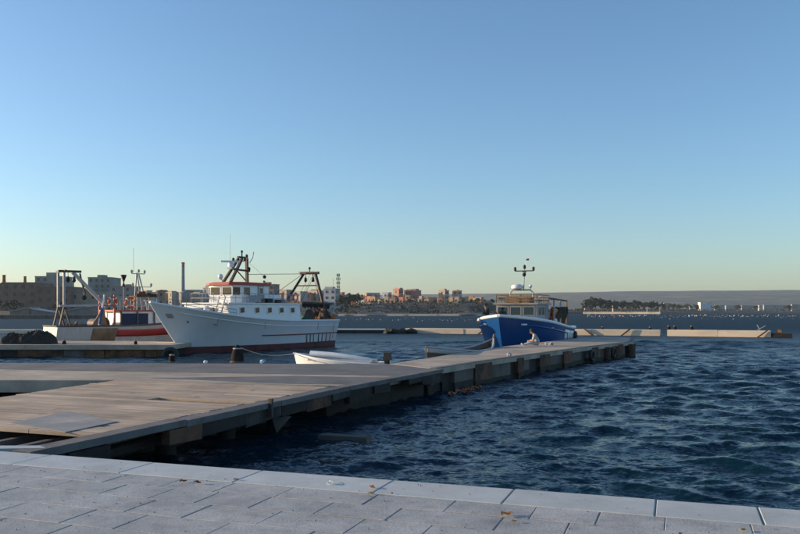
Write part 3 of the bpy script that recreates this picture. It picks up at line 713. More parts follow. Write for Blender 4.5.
# foredeck gear
part('windlass', M_dksteel, tr, lambda b: (b.tube([(sx(2.6), -.6, 2.35), (sx(2.6), .6, 2.35)], .26, 12), b.box((sx(2.6), 0, 2.15), (.8, .5, .4)), b.box((sx(2.6), .7, 2.3), (.6, .1, .7)), b.box((sx(2.6), -.7, 2.3), (.6, .1, .7))))
part('locker', M_ltsteel, tr, lambda b: b.box((sx(3.7), -.4, 2.35), (.8, 1.5, 1.0)))
part('vent', M_white, tr, lambda b: (b.tube([(sx(3.9), .9, 1.8), (sx(3.9), .9, 2.75)], .1, 10), b.ball((sx(3.85), .9, 2.8), .2)), True)
part('rope_coil', M_rope, tr, lambda b: [b.torus((sx(1.7), .2, 2.36 + .05 * k), .25, .035) for k in range(3)], True)
rails(tr, [HT.pt(u, sh_t(u), 1, -.08) for u in (.72, .78, .84, .90, .95)], .42, 1, .018)
rails(tr, [HT.pt(u, sh_t(u), -1, -.08) for u in (.72, .78, .84, .90, .95)], .42, 1, .018)
for k, (s, y, z, w, m_) in enumerate(((4.3, -.9, 2.15, .45, M_netgr), (4.25, -.6, 2.1, .45, M_dksteel), (4.2, .8, 2.1, .35, M_netbr), (3.3, .45, 2.2, .35, M_orange), (10.3, 1.5, HZ + .2, .35, M_dksteel), (11.4, -.2, HZ + .22, .45, M_netbr), (11.6, .9, HZ + .2, .4, M_steel), (8.1, 1.62, HZ + .2, .3, M_rust))):
    part('fish_crate' if k % 2 else 'gear_box', m_, tr, lambda b: b.box((sx(s), y, z), (w * 1.3, w, w * .8), (0, 0, .3 * k)))
part('vent', M_steel, tr, lambda b: [b.tube([(sx(x), y, HZ + .08), (sx(x), y, HZ + .75), (sx(x) + .15, y, HZ + .85)], .07, 8) for x, y in ((9.6, -1.2), (11.2, .4))], True)
# stern gantry: leaning portal
GZ = 5.52
for sd in (1, -1):
    part('gantry_leg', M_dksteel, tr, lambda b: b.bar((sx(15.3), sd * 1.75, 3.25), (sx(16.05), sd * .55, GZ), .17))
    part('gantry_post', M_dksteel, tr, lambda b: b.bar((sx(15.3), sd * 1.75, 1.25), (sx(15.3), sd * 1.75, 3.3), .2))
    part('gantry_stay', M_dksteel, tr, lambda b: b.bar((sx(15.35), sd * 1.75, 3.2), (sx(16.8), sd * 1.6, 1.9), .1))
    part('boom', M_dksteel, tr, lambda b: b.bar((sx(12.7), sd * 1.7, 3.28), (sx(16.4), sd * 1.75, 3.2), .14))
    part('block', M_black, tr, lambda b: b.lathe([(.03, .2), (.11, .1), (.12, -.1), (.05, -.2)], 10, (sx(16.0), sd * .35, GZ - .45)), True)
    part('block_chain', M_black, tr, lambda b: b.tube([(sx(16.05), sd * .35, GZ), (sx(16.0), sd * .35, GZ - .3)], .025, 5))
part('gantry_head', M_dksteel, tr, lambda b: (b.bar((sx(16.05), -.85, GZ + .05), (sx(16.05), .85, GZ + .05), .2), b.bar((sx(15.75), -.8, GZ + .12), (sx(15.75), .6, GZ + .12), .06)))
part('gantry_crossbar', M_dksteel, tr, lambda b: b.bar((sx(15.75), -1.05, 4.6), (sx(15.75), 1.05, 4.6), .1))
part('gantry_platform', M_dksteel, tr, lambda b: b.bar((sx(15.3), -1.75, 3.25), (sx(15.3), 1.75, 3.25), .2))
part('gantry_lamp', M_black, tr, lambda b: (b.tube([(sx(16.05), 0, GZ + .1), (sx(16.05), 0, GZ + .4)], .04, 6), b.ball((sx(16.05), 0, GZ + .42), .1)), True)
part('gantry_wire', M_black, tr, lambda b: [b.tube([(sx(16.0), y, GZ), (sx(13.6), y * 1.6, 3.0)], .015, 4) for y in (-.5, .15, .4)])
part('net_drum', M_dksteel, tr, lambda b: (b.tube([(sx(14.3), -1.2, 2.1), (sx(14.3), 1.2, 2.1)], .45, 14), b.lathe([(.7, -.04), (.7, .04)], 18, (sx(14.3), 1.2, 2.1), (R(90), 0, 0)), b.lathe([(.7, -.04), (.7, .04)], 18, (sx(14.3), -1.2, 2.1), (R(90), 0, 0))))
heap('net_heap', (sx(16.4), .95, 1.25), .6, .9, 1.35, M_netbr, None, 5, 0, tr)
heap('net_heap', (sx(13.4), 1.2, 1.25), .6, .7, .95, M_netgr, None, 6, 0, tr)
def slung(b):
    b.grid([[(sx(12.9 + 3.6 * i / 18), 1.62 + .14 * math.sin(i * 1.7) + .22 * (j / 5 - .5), 3.22 - .42 * math.sin(math.pi * j / 5) * (.6 + .5 * math.sin(i * .9) ** 2)) for j in range(6)] for i in range(19)])
o = part('slung_net', M_net, tr, slung, True); o.modifiers.new('t', 'SOLIDIFY').thickness = .14
part('deck_crate', M_netbr, tr, lambda b: b.box((sx(13.2), .2, 1.7), (.9, 1.2, .9)))
part('rigging_wire', M_black, tr, lambda b: [b.tube([(sx(16.0), y, GZ), (sx(x), y2, z)], .018, 4) for y, x, y2, z in ((-.6, 9.0, -.3, 5.2), (.6, 12.6, 1.7, 3.3), (-.6, 12.6, -1.7, 3.3), (.3, 16.9, .9, 2.0))])
part('otter_board', M_rust, tr, lambda b: b.box((sx(16.75), 1.65, 1.9), (.9, .12, .8), (0, .5, .1)))

# ---- blue boat
S0 = Vector((5.95, 48.3, 0)); AB = Vector((.375, .927, 0)).normalized(); LB = 14.5
bb = empty('blue_boat', 'blue hulled fishing boat with white gunwale and open canopy frame at pier arm', 'fishing boat', S0 + AB * (LB / 2), math.atan2(-AB.y, -AB.x))
def sh_b(u): return 1.42 + .95 * max(0, (u - .15) / .85) ** 1.5
HB = Hull(LB, 5.2, sh_b, 1.1, keel=-.8, pd=4.2, pw=3.0, ts=.82, wlf=.90, k=1.2, fl=1.0)
HB.build(bb, M_blue, M_boot, .2, .7, M_white, M_white, M_deck, .10)
bx = lambda s: LB / 2 - s * 1.13
for sd in (1, -1):
    for (a, b_) in ((.17, .31), (.325, .47)): HB.patch('hull_panel', M_white, bb, a, b_, .66, lambda u: sh_b(u) - .22, sd, .02)
    HB.rail('rub_rail', M_blue, bb, 0, .9, lambda u: sh_b(u) - .42 if u > .4 else .55, sd, .05)
    HB.patch('hawse_plate', M_white, bb, .90, .925, 1.78, 1.88, sd, .02, 3, 2)
    HB.patch('name_plate', M_ltsteel, bb, .70, .73, 1.55, 1.62, sd, .02, 3, 2)
bz = 1.15; w0, w1 = bx(7.4), bx(3.9)
M_cabin = mat('grey cabin paint', (.33, .31, .29), .5, .12, 1.5, c2=(.36, .32, .28), amt=.3)
part('wheelhouse', M_cabin, bb, lambda b: b.extr([(w0, bz), (w1 + .15, bz), (w1 + .05, 3.08), (w0, 3.08)], 'y', -1.32, 1.32))
part('roof', M_cabin, bb, lambda b: b.box(((w0 + w1) / 2, 0, 3.14), (w1 - w0 + .45, 2.95, .10)))
for y in (-.86, 0, .86): window(bb, M_cabin, (w1 + .085, y, 2.66), .66, .52, (1, 0, .05), .06)
for sd in (1, -1):
    for s in (4.7, 5.7): window(bb, M_cabin, (bx(s), sd * 1.325, 2.66), .62, .48, (0, sd, 0))
    part('side_door', M_steel, bb, lambda b: b.box((bx(6.75), sd * 1.33, 2.1), (.6, .05, 1.6)))
rails(bb, [(w0, 1.35, 3.19), (w1 - .1, 1.35, 3.19), (w1 - .1, -1.35, 3.19), (w0, -1.35, 3.19), (w0, 1.35, 3.19)], .55, 2, .022, M_tan, .7)
part('flybridge_screen', M_tan, bb, lambda b: (b.box((w1 - .45, 0, 3.42), (.04, 1.7, .44)), b.box((w1 - .95, .85, 3.40), (1.0, .04, .40)), b.box((w1 - .95, -.85, 3.40), (1.0, .04, .40))))
part('helm_console', M_cabin, bb, lambda b: b.box((w1 - .9, -.2, 3.5), (.5, .6, .6)))
part('radar_arch', M_ltsteel, bb, lambda b: b.tube([(bx(5.2), -.75, 3.19), (bx(5.2), -.75, 3.9), (bx(5.2), -.6, 4.08), (bx(5.2), .6, 4.08), (bx(5.2), .8, 3.9), (bx(5.2), .8, 3.19)], .05, 8), True)
part('radar_dome', M_white, bb, lambda b: b.lathe([(.25, 0), (.37, .05), (.4, .16), (.36, .26), (.22, .33)], 18, (bx(5.15), -.28, 4.13)), True)
part('mast', M_ltsteel, bb, lambda b: b.tube([(bx(5.2), .15, 4.05), (bx(5.3), .2, 5.75)], .05, 8, .03), True)
part('mast_crosstree', M_dksteel, bb, lambda b: (b.bar((bx(5.28), -.45, 5.36), (bx(5.28), .80, 5.36), .07), b.bar((bx(4.9), .18, 5.3), (bx(5.7), .18, 5.3), .06)))
for y in (-.45, .80): part('mast_light', M_black, bb, lambda b: (b.lathe([(.07, -.02), (.09, .1), (.08, .22), (.02, .26)], 10, (bx(5.28), y, 5.38)),), True)
part('mast_light', M_black, bb, lambda b: b.lathe([(.08, -.12), (.10, 0), (.08, .12), (.02, .16)], 10, (bx(5.29), .19, 5.62)), True)
part('mast_light', M_black, bb, lambda b: b.lathe([(.06, -.14), (.13, -.04), (.12, .08), (.05, .12)], 10, (bx(5.24), .18, 5.12)), True)
part('antenna', M_white, bb, lambda b: b.tube([(bx(5.3), .25, 5.7), (bx(5.3), .32, 6.25)], .015, 5))
part('pennant', M_redp, bb, lambda b: b.box((bx(5.3), .40, 6.12), (.02, .2, .12), (.1, .2, .1)))
part('searchlight', M_white, bb, lambda b: (b.ball((bx(5.2), .62, 4.32), .12), b.tube([(bx(5.2), .62, 4.1), (bx(5.2), .62, 4.25)], .03, 6)), True)
# canopy frame aft
fz = 3.42
for sd in (1, -1):
    part('canopy_rail', M_dksteel, bb, lambda b: b.bar((bx(5.8), sd * 1.75, fz + .1), (bx(11.9), sd * 1.65, fz), .11))
    part('canopy_rail', M_ltsteel, bb, lambda b: b.bar((bx(6.8), sd * 1.72, fz - .45), (bx(11.9), sd * 1.65, fz - .45), .06))
    for s in (7.5, 9.6, 11.8): part('canopy_post', M_ltsteel if s < 11 else M_tan, bb, lambda b: b.tube([(bx(s), sd * 1.68, .8), (bx(s), sd * 1.68, fz)], .055, 8), True)
for s in (6.5, 7.8, 9.1, 10.4, 11.8): part('canopy_crossbar', M_ltsteel, bb, lambda b: b.bar((bx(s), -1.7, fz + .06), (bx(s), 1.7, fz + .06), .07))
part('canopy_awning', M_cabin, bb, lambda b: b.box((bx(8.0), -.2, fz + .12), (2.9, 2.4, .03), (0, .03, 0)))
part('deck_lamp', M_white, bb, lambda b: b.ball((bx(8.8), .4, fz + .2), .13), True)
# net hung from the frame on the port quarter, hauler, floats
def drape(b):
    pts = []
    for i in range(20):
        t = i / 19; r = []
        for j in range(9):
            v = j / 8; r.append((bx(8.4 + 3.0 * t) + .12 * math.sin(9 * v + 5 * t), 1.55 + .35 * math.sin(3 * v + t) + .1 * math.sin(17 * t + 3 * v), fz - .45 - v * (.35 + 1.3 * t ** .7 + .22 * math.sin(t * 9))))
        pts.append(r)
    b.grid(pts)
o = part('hanging_net', M_net, bb, drape, True); sd_ = o.modifiers.new('t', 'SOLIDIFY'); sd_.thickness = .12
heap('net_heap', (bx(11.0), .6, .72), .9, 1.2, 1.25, M_net, None, 15, 0, bb)
part('net_hauler', M_redp, bb, lambda b: (b.tube([(bx(7.9), 1.5, .72), (bx(7.9), 1.5, 2.2)], .09, 8), b.lathe([(.3, -.12), (.18, 0), (.3, .12)], 14, (bx(7.9), 1.5, 2.35), (R(90), 0, 0))))
for k, (s, y, z) in enumerate(((7.6, 1.55, 2.75), (7.75, 1.6, 2.5), (7.65, 1.62, 2.25), (8.0, 1.5, 1.95))): part('float', M_orange if k % 2 else M_rust, bb, lambda b: b.ball((bx(s), y, z), .15, 12, 8, (1, 1, 1.3)), True)
part('fender', M_white, bb, lambda b: b.ball((bx(6.7), 1.95, 2.0), .14, 12, 8, (1, 1, 1.2)), True)
part('tyre', M_rubber, bb, lambda b: b.torus((bx(10.8), 2.52, .85), .26, .1, (R(90), 0, 0)), True)
heap('net_heap', (bx(1.9), -.55, 1.42), .5, .5, .95, M_net, None, 21, 0, bb)

# ---- red banded boat
AX = Vector((math.cos(R(40)), math.sin(R(40)), 0)); LR = 12.4
rb = empty('red_banded_boat', 'older fishing boat with red hull band, cream stern and pale gantry boom', 'fishing boat', Vector((-24.15, 55.25, 0)) + AX * (LR / 2), R(40))
def sh_r(u): return 1.60 + .75 * max(0, (u - .35) / .65) ** 2
HR = Hull(LR, 3.7, sh_r, 1.4, keel=-.8, pd=2.6, pw=1.8, ts=.86, wlf=.9, k=1.1, trake=-.12)
M_wwhite = mat('weathered white paint', (.52, .50, .47), .6, .14, 1.2, .004, c2=(.36, .31, .26), amt=.35, stretch=(1, 1, .3))
HR.build(rb, M_wwhite, M_boot, .15, .55, M_wooddk, M_white, M_deck, .07)
rx = lambda s: -LR / 2 + s    # metres forward of the transom; starboard = -y
for sd in (1, -1):
    HR.patch('red_band', M_redp, rb, .34, .985, lambda u: .86 + .35 * max(0, u - .5), lambda u: 1.34 + .55 * max(0, u - .5), sd, .02, 24)
    HR.patch('tan_panel', M_tan, rb, .195, .338, .35, 1.46, sd, .02)
    HR.rail('rub_rail', M_wooddk, rb, 0, .34, .62, sd, .05)
r0, r1 = rx(4.3), rx(7.0)
part('deckhouse', M_white, rb, lambda b: b.extr([(r0, .95), (r1 + 1.0, .95), (r1 + .3, 2.62), (r0, 2.62)], 'y', -1.45, 1.45))
part('roof', M_redroof, rb, lambda b: b.box(((r0 + r1) / 2 + .1, 0, 2.68), (r1 - r0 + .7, 3.2, .10)))
part('tarp_screen', M_navy, rb, lambda b: b.box(((r0 + r1) / 2 - .25, -1.5, 1.98), (1.9, .05, 1.02)))
part('screen_frame', M_wooddk, rb, lambda b: [b.bar((x, -1.56, 1.4), (x, -1.56, 2.62), .09) for x in (r0 + .05, (r0 + r1) / 2 - .1, r1 - .2)])
for y in (-.8, 0, .8): window(rb, M_white, (r1 + .56, y, 2.05), .55, .45, (1, 0, .42), .05)
rails(rb, [(r0, -1.5, 2.73), (r1 + .2, -1.5, 2.73), (r1 + .2, 1.5, 2.73), (r0, 1.5, 2.73)], .72, 1, .02)
lifebuoy(rb, (rx(3.75), -1.55, 3.35), .3, (R(90), 0, 0)); lifebuoy(rb, (rx(5.0), -1.58, 3.25), .34, (R(90), 0, 0))
part('winch_frame', M_redroof, rb, lambda b: (b.bar((rx(3.9), -1.5, 1.2), (rx(3.9), -1.5, 3.8), .12), b.bar((rx(3.9), 1.5, 1.2), (rx(3.9), 1.5, 3.8), .12), b.bar((rx(3.9), -1.5, 3.05), (rx(2.9), -1.4, 3.05), .08), b.bar((rx(3.9), -1.5, 2.68), (rx(3.9), 1.5, 2.68), .12)))
part('winch', M_dksteel, rb, lambda b: (b.tube([(rx(3.2), -1.0, 1.75), (rx(3.2), 1.0, 1.75)], .38, 14), b.lathe([(.55, -.04), (.55, .04)], 16, (rx(3.2), -1.0, 1.75), (R(90), 0, 0))))
part('shelter', M_tan, rb, lambda b: b.extr([(rx(2.3), 1.45), (rx(3.5), 1.45), (rx(3.3), 2.75), (rx(3.1), 2.75)], 'y', -1.2, -1.1))
# gantry
for y in (-.55, .75): 
    part('gantry_post', M_steel, rb, lambda b: b.bar((rx(.75), y, 2.95), (rx(.75), y, 5.35), .14))
    part('gantry_foot', M_dksteel, rb, lambda b: (b.bar((rx(.0) + .3, y - .15, 1.2), (rx(.75), y, 3.0), .10), b.bar((rx(1.35), y + .1, 1.2), (rx(.75), y, 3.0), .10)))
part('gantry_head', M_dksteel, rb, lambda b: b.bar((rx(.35), -.55, 5.42), (rx(1.9), -.55, 5.42), .16))
part('gantry_head', M_dksteel, rb, lambda b: b.bar((rx(.75), -.9, 5.44), (rx(.75), 1.1, 5.44), .14))
part('boom', M_ltsteel, rb, lambda b: b.bar((rx(1.35), -.5, 5.35), (rx(3.55), -.8, 3.0), .23))
part('gantry_beam', M_ltsteel, rb, lambda b: b.bar((rx(.4), -.6, 3.02), (rx(3.4), -.8, 3.08), .15))
for s in (1.0, 1.4): part('block', M_black, rb, lambda b: (b.lathe([(.03, .25), (.1, .12), (.14, -.08), (.06, -.2)], 10, (rx(s), -.6, 4.85)), b.tube([(rx(s), -.6, 5.0), (rx(s), -.6, 5.4)], .02, 5)), True)
part('chain', M_dksteel, rb, lambda b: b.tube([(rx(1.8), -.6, 5.3), (rx(1.95), -.6, 4.6), (rx(2.15), -.6, 4.0), (rx(2.1), -.6, 3.6)], .06, 6))
part('hook', M_black, rb, lambda b: b.ball((rx(2.1), -.6, 3.6), .17), True)
po_ = part('pole', M_white, rb, lambda b: b.tube([(rx(2.75), -1.6, 1.5), (rx(3.15), -1.6, 3.8)], .06, 8), True)
part('pole_sleeve', mat('blue sleeve', (.03, .09, .25), .6), rb, lambda b: b.tube([(rx(2.80), -1.61, 1.75), (rx(2.99), -1.61, 2.85)], .105, 8), True)
part('day_shape', M_black, rb, lambda b: (b.lathe([(.02, -.3), (.22, .28), (.02, .30)], 12, (rx(4.9), -.6, 5.0)), b.lathe([(.14, -.5), (.06, -.3), (.02, -.22)], 12, (rx(4.9), -.6, 4.95))), True)
part('day_shape_pole', M_steel, rb, lambda b: b.tube([(rx(4.9), -.6, 2.7), (rx(4.9), -.6, 4.6)], .025, 6))
# antenna mast
part('mast', M_ltsteel, rb, lambda b: [b.tube([(rx(6.75), y, 2.73), (rx(6.2), y * .3, 5.4)], .05, 6) for y in (-.5, .5)] + [b.tube([(rx(5.9), 0, 2.73), (rx(6.1), 0, 5.5)], .05, 6)], True)
part('mast_crosstree', M_steel, rb, lambda b: (b.bar((rx(5.7), 0, 5.42), (rx(6.7), 0, 5.42), .06), b.bar((rx(5.8), -.3, 4.45), (rx(7.2), .0, 4.45), .05)))
for (s, z) in ((5.72, 5.55), (6.25, 5.6), (6.7, 5.55), (5.8, 4.58), (7.2, 4.58)): part('mast_light', M_steel, rb, lambda b: b.lathe([(.05, -.1), (.1, 0), (.08, .12), (.02, .16)], 8, (rx(s), 0, z)), True)
part('antenna', M_ltsteel, rb, lambda b: b.tube([(rx(5.85), 0, 5.5), (rx(5.85), 0, 7.3)], .02, 5))
part('mast_platform', M_rustwood, rb, lambda b: (b.box((rx(6.6), 0, 3.75), (1.6, 1.4, .08)), b.box((rx(6.6), -.6, 3.87), (1.5, .06, .16)), b.box((rx(6.3), -.3, 3.95), (.5, .5, .3)), b.box((rx(7.0), .1, 3.9), (.3, .4, .25))))
for (x, y) in ((5.9, -.6), (7.3, -.6), (5.9, .6), (7.3, .6)): part('platform_post', M_steel, rb, lambda b: b.tube([(rx(x), y, 2.73), (rx(x), y, 3.75)], .04, 6))
heap('net_heap', (rx(1.6), -.3, .98), .8, 1.1, .75, M_netbr, None, 31, 0, rb)

# ---- white dinghy
dg = empty('dinghy', 'small white dinghy with long white bundle and outboard behind the pier', 'dinghy', (-2.42, 31.6, 0), R(163))
def sh_d(u): return .62 + .34 * u ** 1.6
HD = Hull(3.85, 1.55, sh_d, .25, keel=-.3, pd=2.2, pw=1.8, ts=.8, wlf=.8, k=1)
HD.build(dg, M_white, M_white, .1, .25, M_white, M_white, M_white, .035)
part('thwart', M_white, dg, lambda b: b.box((-.4, 0, .62), (.3, 1.2, .05)))
part('bundle', M_white, dg, lambda b: b.tube([(1.15, .1, .98), (.2, .15, .95), (-.9, .1, .84), (-1.6, 0, .74)], .13, 10, .06), True)
part('cover', M_ltsteel, dg, lambda b: b.grid([[(x, y, .66 + .14 * (1 - (y / .62) ** 2) + .07 * max(0, x)) for y in np.linspace(-.6, .6, 7)] for x in np.linspace(-1.5, 1.1, 9)]), True)
om = part('outboard_motor', M_black, dg, lambda b: (b.box((-2.02, 0, .93), (.30, .26, .30), None, .75), b.box((-2.0, 0, .75), (.18, .14, .2)), b.box((-2.06, 0, .3), (.09, .07, .9))))
# ---- long dark wooden boat
wb = empty('wooden_boat', 'long dark wooden rowing boat with upturned prow along pier arm', 'rowing boat', (2.98, 37.6, 0), math.atan2(.893, .45))
def sh_w(u): return .80 + .34 * max(0, 1 - u / .5) ** 1.4 + .45 * max(0, (u - .68) / .32) ** 2
HW = Hull(8.3, 1.9, sh_w, .55, keel=-.3, pd=2.0, pw=1.7, ts=.03, wlf=.78, k=1.2, u0=.5, trake=.1)
HW.build(wb, M_wooddk, M_black, .12, .3, M_ltsteel, M_wooddk, M_deck, .05)
HW.patch('stern_band', M_ltsteel, wb, .0, .32, lambda u: sh_w(u) - .22, lambda u: sh_w(u) - .03, -1, .02); HW.patch('stern_band', M_ltsteel, wb, .0, .32, lambda u: sh_w(u) - .22, lambda u: sh_w(u) - .03, 1, .02)
part('prow_post', M_tan, wb, lambda b: b.tube([(4.0, 0, 1.1), (4.15, 0, 1.3), (4.22, 0, 1.46)], .09, 8, .06), True)
for x in (-2.5, -.5, 1.5): part('thwart', M_deck, wb, lambda b: b.box((x, 0, .52), (.28, 1.5, .05)))

# ------------------------------------------------------------------ people
M_skin = mat('skin', (.42, .24, .16), .6, .08, 8); M_hair = mat('dark hair', (.02, .015, .012), .7, .3, 20)
M_shirt = mat('pale shirt', (.33, .33, .31), .85, .1, 6); M_trs = mat('pale trousers', (.34, .35, .36), .85, .12, 6); M_shoe = mat('white shoe', (.75, .75, .75), .6, .05, 8)
M_jacket = mat('black clothing', (.02, .02, .022), .85, .2, 6)
def skin(name, verts, edges, radii, m, parent, root=0, sub=2):
    me = bpy.data.meshes.new(name); me.from_pydata([Vector(v) for v in verts], edges, []); o = bpy.data.objects.new(name, me); col.objects.link(o); o.parent = parent
    md = o.modifiers.new('skin', 'SKIN'); md.use_smooth_shade = True
    if not me.skin_vertices: me.attributes.new('skin', 'FLOAT', 'POINT')
    for i, r in enumerate(radii):
        r = r if isinstance(r, tuple) else (r, r); me.skin_vertices[0].data[i].radius = r; me.skin_vertices[0].data[i].use_root = (i == root)
    ss = o.modifiers.new('sub', 'SUBSURF'); ss.levels = ss.render_levels = sub
    me.materials.append(m); return o
def person(loc, rz, J, label, tops, legs, shoes, name='person'):
    """J: joint places of the pose; body one skinned surface, clothes over it"""
    r = empty(name, label, 'person', loc, rz)
    V = Vector; j = {k: V(v) for k, v in J.items()}
    names = ['pelvis', 'belly', 'chest', 'neck', 'jaw', 'head', 'crown']; rad = [(.13, .11), (.12, .10), (.15, .11), .05, .07, .095, .06]
    verts = [j[n] for n in names]; edges = [(i, i + 1) for i in range(6)]
    def chain(start, ks, rs):
        p = start
        for k, q in zip(ks, rs):
            verts.append(j[k] if isinstance(k, str) else k); rad.append(q); edges.append((p, len(verts) - 1)); p = len(verts) - 1
        return p
    for s in 'LR':
        w = chain(2, ['sh' + s, 'el' + s, 'wr' + s, 'ha' + s], [.06, .042, .03, .035])
        hd = (j['ha' + s] - j['wr' + s]).normalized(); side = hd.cross(V((0, 0, 1))).normalized() if abs(hd.z) < .9 else V((0, 1, 0))
        for q, ln in ((-1.1, .07), (-.4, .085), (.35, .08), (1.0, .065)):
            b0 = j['ha' + s] + side * q * .022; chain(w, [b0 + hd * ln * .6, b0 + hd * ln + V((0, 0, -.02))], [.010, .008])
        chain(w, [j['ha' + s] + side * -.05 + V((0, 0, -.005))], [.011])
        chain(0, ['hip' + s, 'kn' + s, 'an' + s, 'ft' + s], [.09, .06, .04, .035])
    skin('body', verts, edges, rad, M_skin, r)
    tv = [j['pelvis'], j['belly'], j['chest'], j['chest'].lerp(j['neck'], .75)]; te = [(0, 1), (1, 2), (2, 3)]; tr_ = [(.165, .14), (.15, .13), (.175, .135), .075]
    for s in 'LR':
        k = len(tv); e = j['sh' + s].lerp(j['el' + s], .98); tv += [j['sh' + s], e] ; te += [(2, k), (k, k + 1)]; tr_ += [.085, .065]
        if tops[1]: tv.append(j['el' + s].lerp(j['wr' + s], .9)); te.append((k + 1, k + 2)); tr_.append(.05)
    skin('shirt' if not tops[1] else 'jacket', tv, te, tr_, tops[0], r)
    lv = [j['pelvis'].lerp(j['belly'], .3), j['pelvis']]; le = [(0, 1)]; lr = [(.15, .125), (.16, .135)]
    for s in 'LR':
        k = len(lv); lv += [j['hip' + s], j['kn' + s], j['kn' + s].lerp(j['an' + s], .92)]; le += [(1, k), (k, k + 1), (k + 1, k + 2)]; lr += [.11, .08, .06]
    skin('trousers', lv, le, lr, legs, r, 1)
    for s in 'LR':
        d = (j['ft' + s] - j['an' + s]).normalized(); skin('shoe', [j['an' + s] - d * .05, j['an' + s] + d * .08, j['ft' + s] + d * .03], [(0, 1), (1, 2)], [.05, .05, .04], shoes, r, 0)
    fwd = (j['nose'] - j['head']).normalized(); up = (j['crown'] - j['jaw']).normalized(); rt = fwd.cross(up).normalized()
    b = MB(); b.ball((0, 0, 0), .115, 14, 9, (.98, .93, 1.02)); b.build('hair', M_hair, r, True, j['head'] + up * .035 - fwd * .03)
    b = MB(); c = j['head'] + fwd * .09 - up * .02; b.bar(c, c + fwd * .045 - up * .03, .025); b.build('nose', M_skin, r)
    for q in (-1, 1): MB().ball(j['head'] + fwd * .088 + rt * .035 * q + up * .012, .012, 8, 5).build('eye', M_black, r, True); MB().ball(j['head'] + rt * .095 * q - up * .01, .028, 8, 5, (.7, .7, 1.2)).build('ear', M_skin, r, True)
    MB().box(j['head'] + fwd * .088 - up * .062, (.02, .045, .01)).build('mouth', M_redroof, r)
    return r
# sitting on the arm, bent forward, facing the far end of the moored dinghy; local +x is forward
sp = P(538, 346.2, z=DZ)
person((sp.x, sp.y, DZ + .008), R(172), dict(pelvis=(0, 0, .14), belly=(.04, 0, .30), chest=(.15, 0, .52), neck=(.26, 0, .66), jaw=(.31, 0, .69), head=(.35, 0, .765), crown=(.37, 0, .85), nose=(.46, 0, .72),
    shL=(.18, .19, .55), elL=(.26, .25, .30), wrL=(.43, .10, .27), haL=(.50, .05, .27), shR=(.18, -.19, .55), elR=(.27, -.24, .31), wrR=(.44, -.09, .28), haR=(.51, -.03, .29),
    hipL=(.03, .10, .12), knL=(.40, .17, .17), anL=(.78, .14, .07), ftL=(.86, .15, .12), hipR=(.03, -.10, .12), knR=(.36, -.22, .30), anR=(.62, -.13, .07), ftR=(.74, -.14, .06)),
    'person in pale shirt sitting on the pier arm bent over their hands', (M_shirt, False), M_trs, M_shoe)
# standing in black at the blue boat's bow
bp_ = S0 + AB * 2.3 + Vector((-.927, .375, 0)) * 1.35
person((bp_.x, bp_.y, sh_b(.83) - .7), R(200), dict(pelvis=(0, 0, .92), belly=(0, 0, 1.08), chest=(.05, 0, 1.32), neck=(.10, 0, 1.47), jaw=(.13, 0, 1.53), head=(.14, 0, 1.61), crown=(.14, 0, 1.70), nose=(.25, 0, 1.59),
    shL=(.05, .19, 1.38), elL=(.12, .25, 1.12), wrL=(.33, .18, 1.03), haL=(.41, .15, 1.01), shR=(.05, -.19, 1.38), elR=(.10, -.26, 1.12), wrR=(.30, -.2, .99), haR=(.37, -.17, .96),
    hipL=(0, .10, .88), knL=(.04, .12, .48), anL=(-.02, .13, .07), ftL=(.12, .15, .04), hipR=(0, -.10, .88), knR=(.05, -.12, .48), anR=(0, -.13, .07), ftR=(.14, -.15, .04)),
    'person in dark clothes standing on the blue boat foredeck', (M_jacket, True), M_jacket, M_jacket)

# ------------------------------------------------------------------ mid-distance breakwaters
def bline(px, d): return Vector(((px - 400) / 800 * d, d))
def breakwater(p0, d0, p1, d1, z0, z1, label, m, bits=True, name='breakwater', thick=2.6, lid=None, nb=9):
    A = bline(p0, d0); B = bline(p1, d1); r = empty(name, label, 'breakwater', (A.x, A.y, 0), math.atan2(B.y - A.y, B.x - A.x)); L = (B - A).length
    n = nb; x = 0
    for i in range(n):
        w = L / n; h = z1 + random.uniform(-.04, .03)
        o = link('block', slab_mesh('block', w - .02, thick, h - z0, m, .05), r, (x + w / 2, thick / 2 + random.uniform(-.06, .06), (z0 + h) / 2)); x += w
    if lid: MB().box((L / 2, thick / 2, z1 + .06), (L - .2, thick - .3, .10)).build('capping', lid, r)
    return r, L
bw, L = breakwater(405, 94.5, 660, 84.6, -1.5, .62, 'sunlit concrete breakwater section reaching behind the blue boat', M_bwater, nb=4)
for (x, s) in ((L * .30, 1), (L * .77, -1), (L * .85, 1)): MB().bar((x, -.25, -.3), (x + 1.3 * s, -.12, .75), .14).build('brace', M_rustwood, bw)
bw2, L2 = breakwater(667, 84.5, 771, 80.3, -1.5, .62, 'sunlit concrete breakwater section with slanting strut and dark end', M_bwater, nb=2)
MB().bar((L2 * .84, -.25, -.3), (L2 * .84 + 1.4, -.12, .8), .12).build('brace', M_rustwood, bw2)
MB().bar((L2 * .86, .6, .62), (L2 * .86 + .9, .8, 1.15), .07).build('brace', M_ltsteel, bw2); MB().bar((L2 * .9, .8, .62), (L2 * .9 - .3, .8, 1.25), .07).build('brace', M_ltsteel, bw2)
MB().box((L2 + .95, 1.2, -.45), (1.95, 2.4, 1.7)).build('end_block', M_darkconc, bw2)
MB().box((L2 + .8, 1.0, .55), (.35, .3, .4)).build('post', M_rust, bw2)
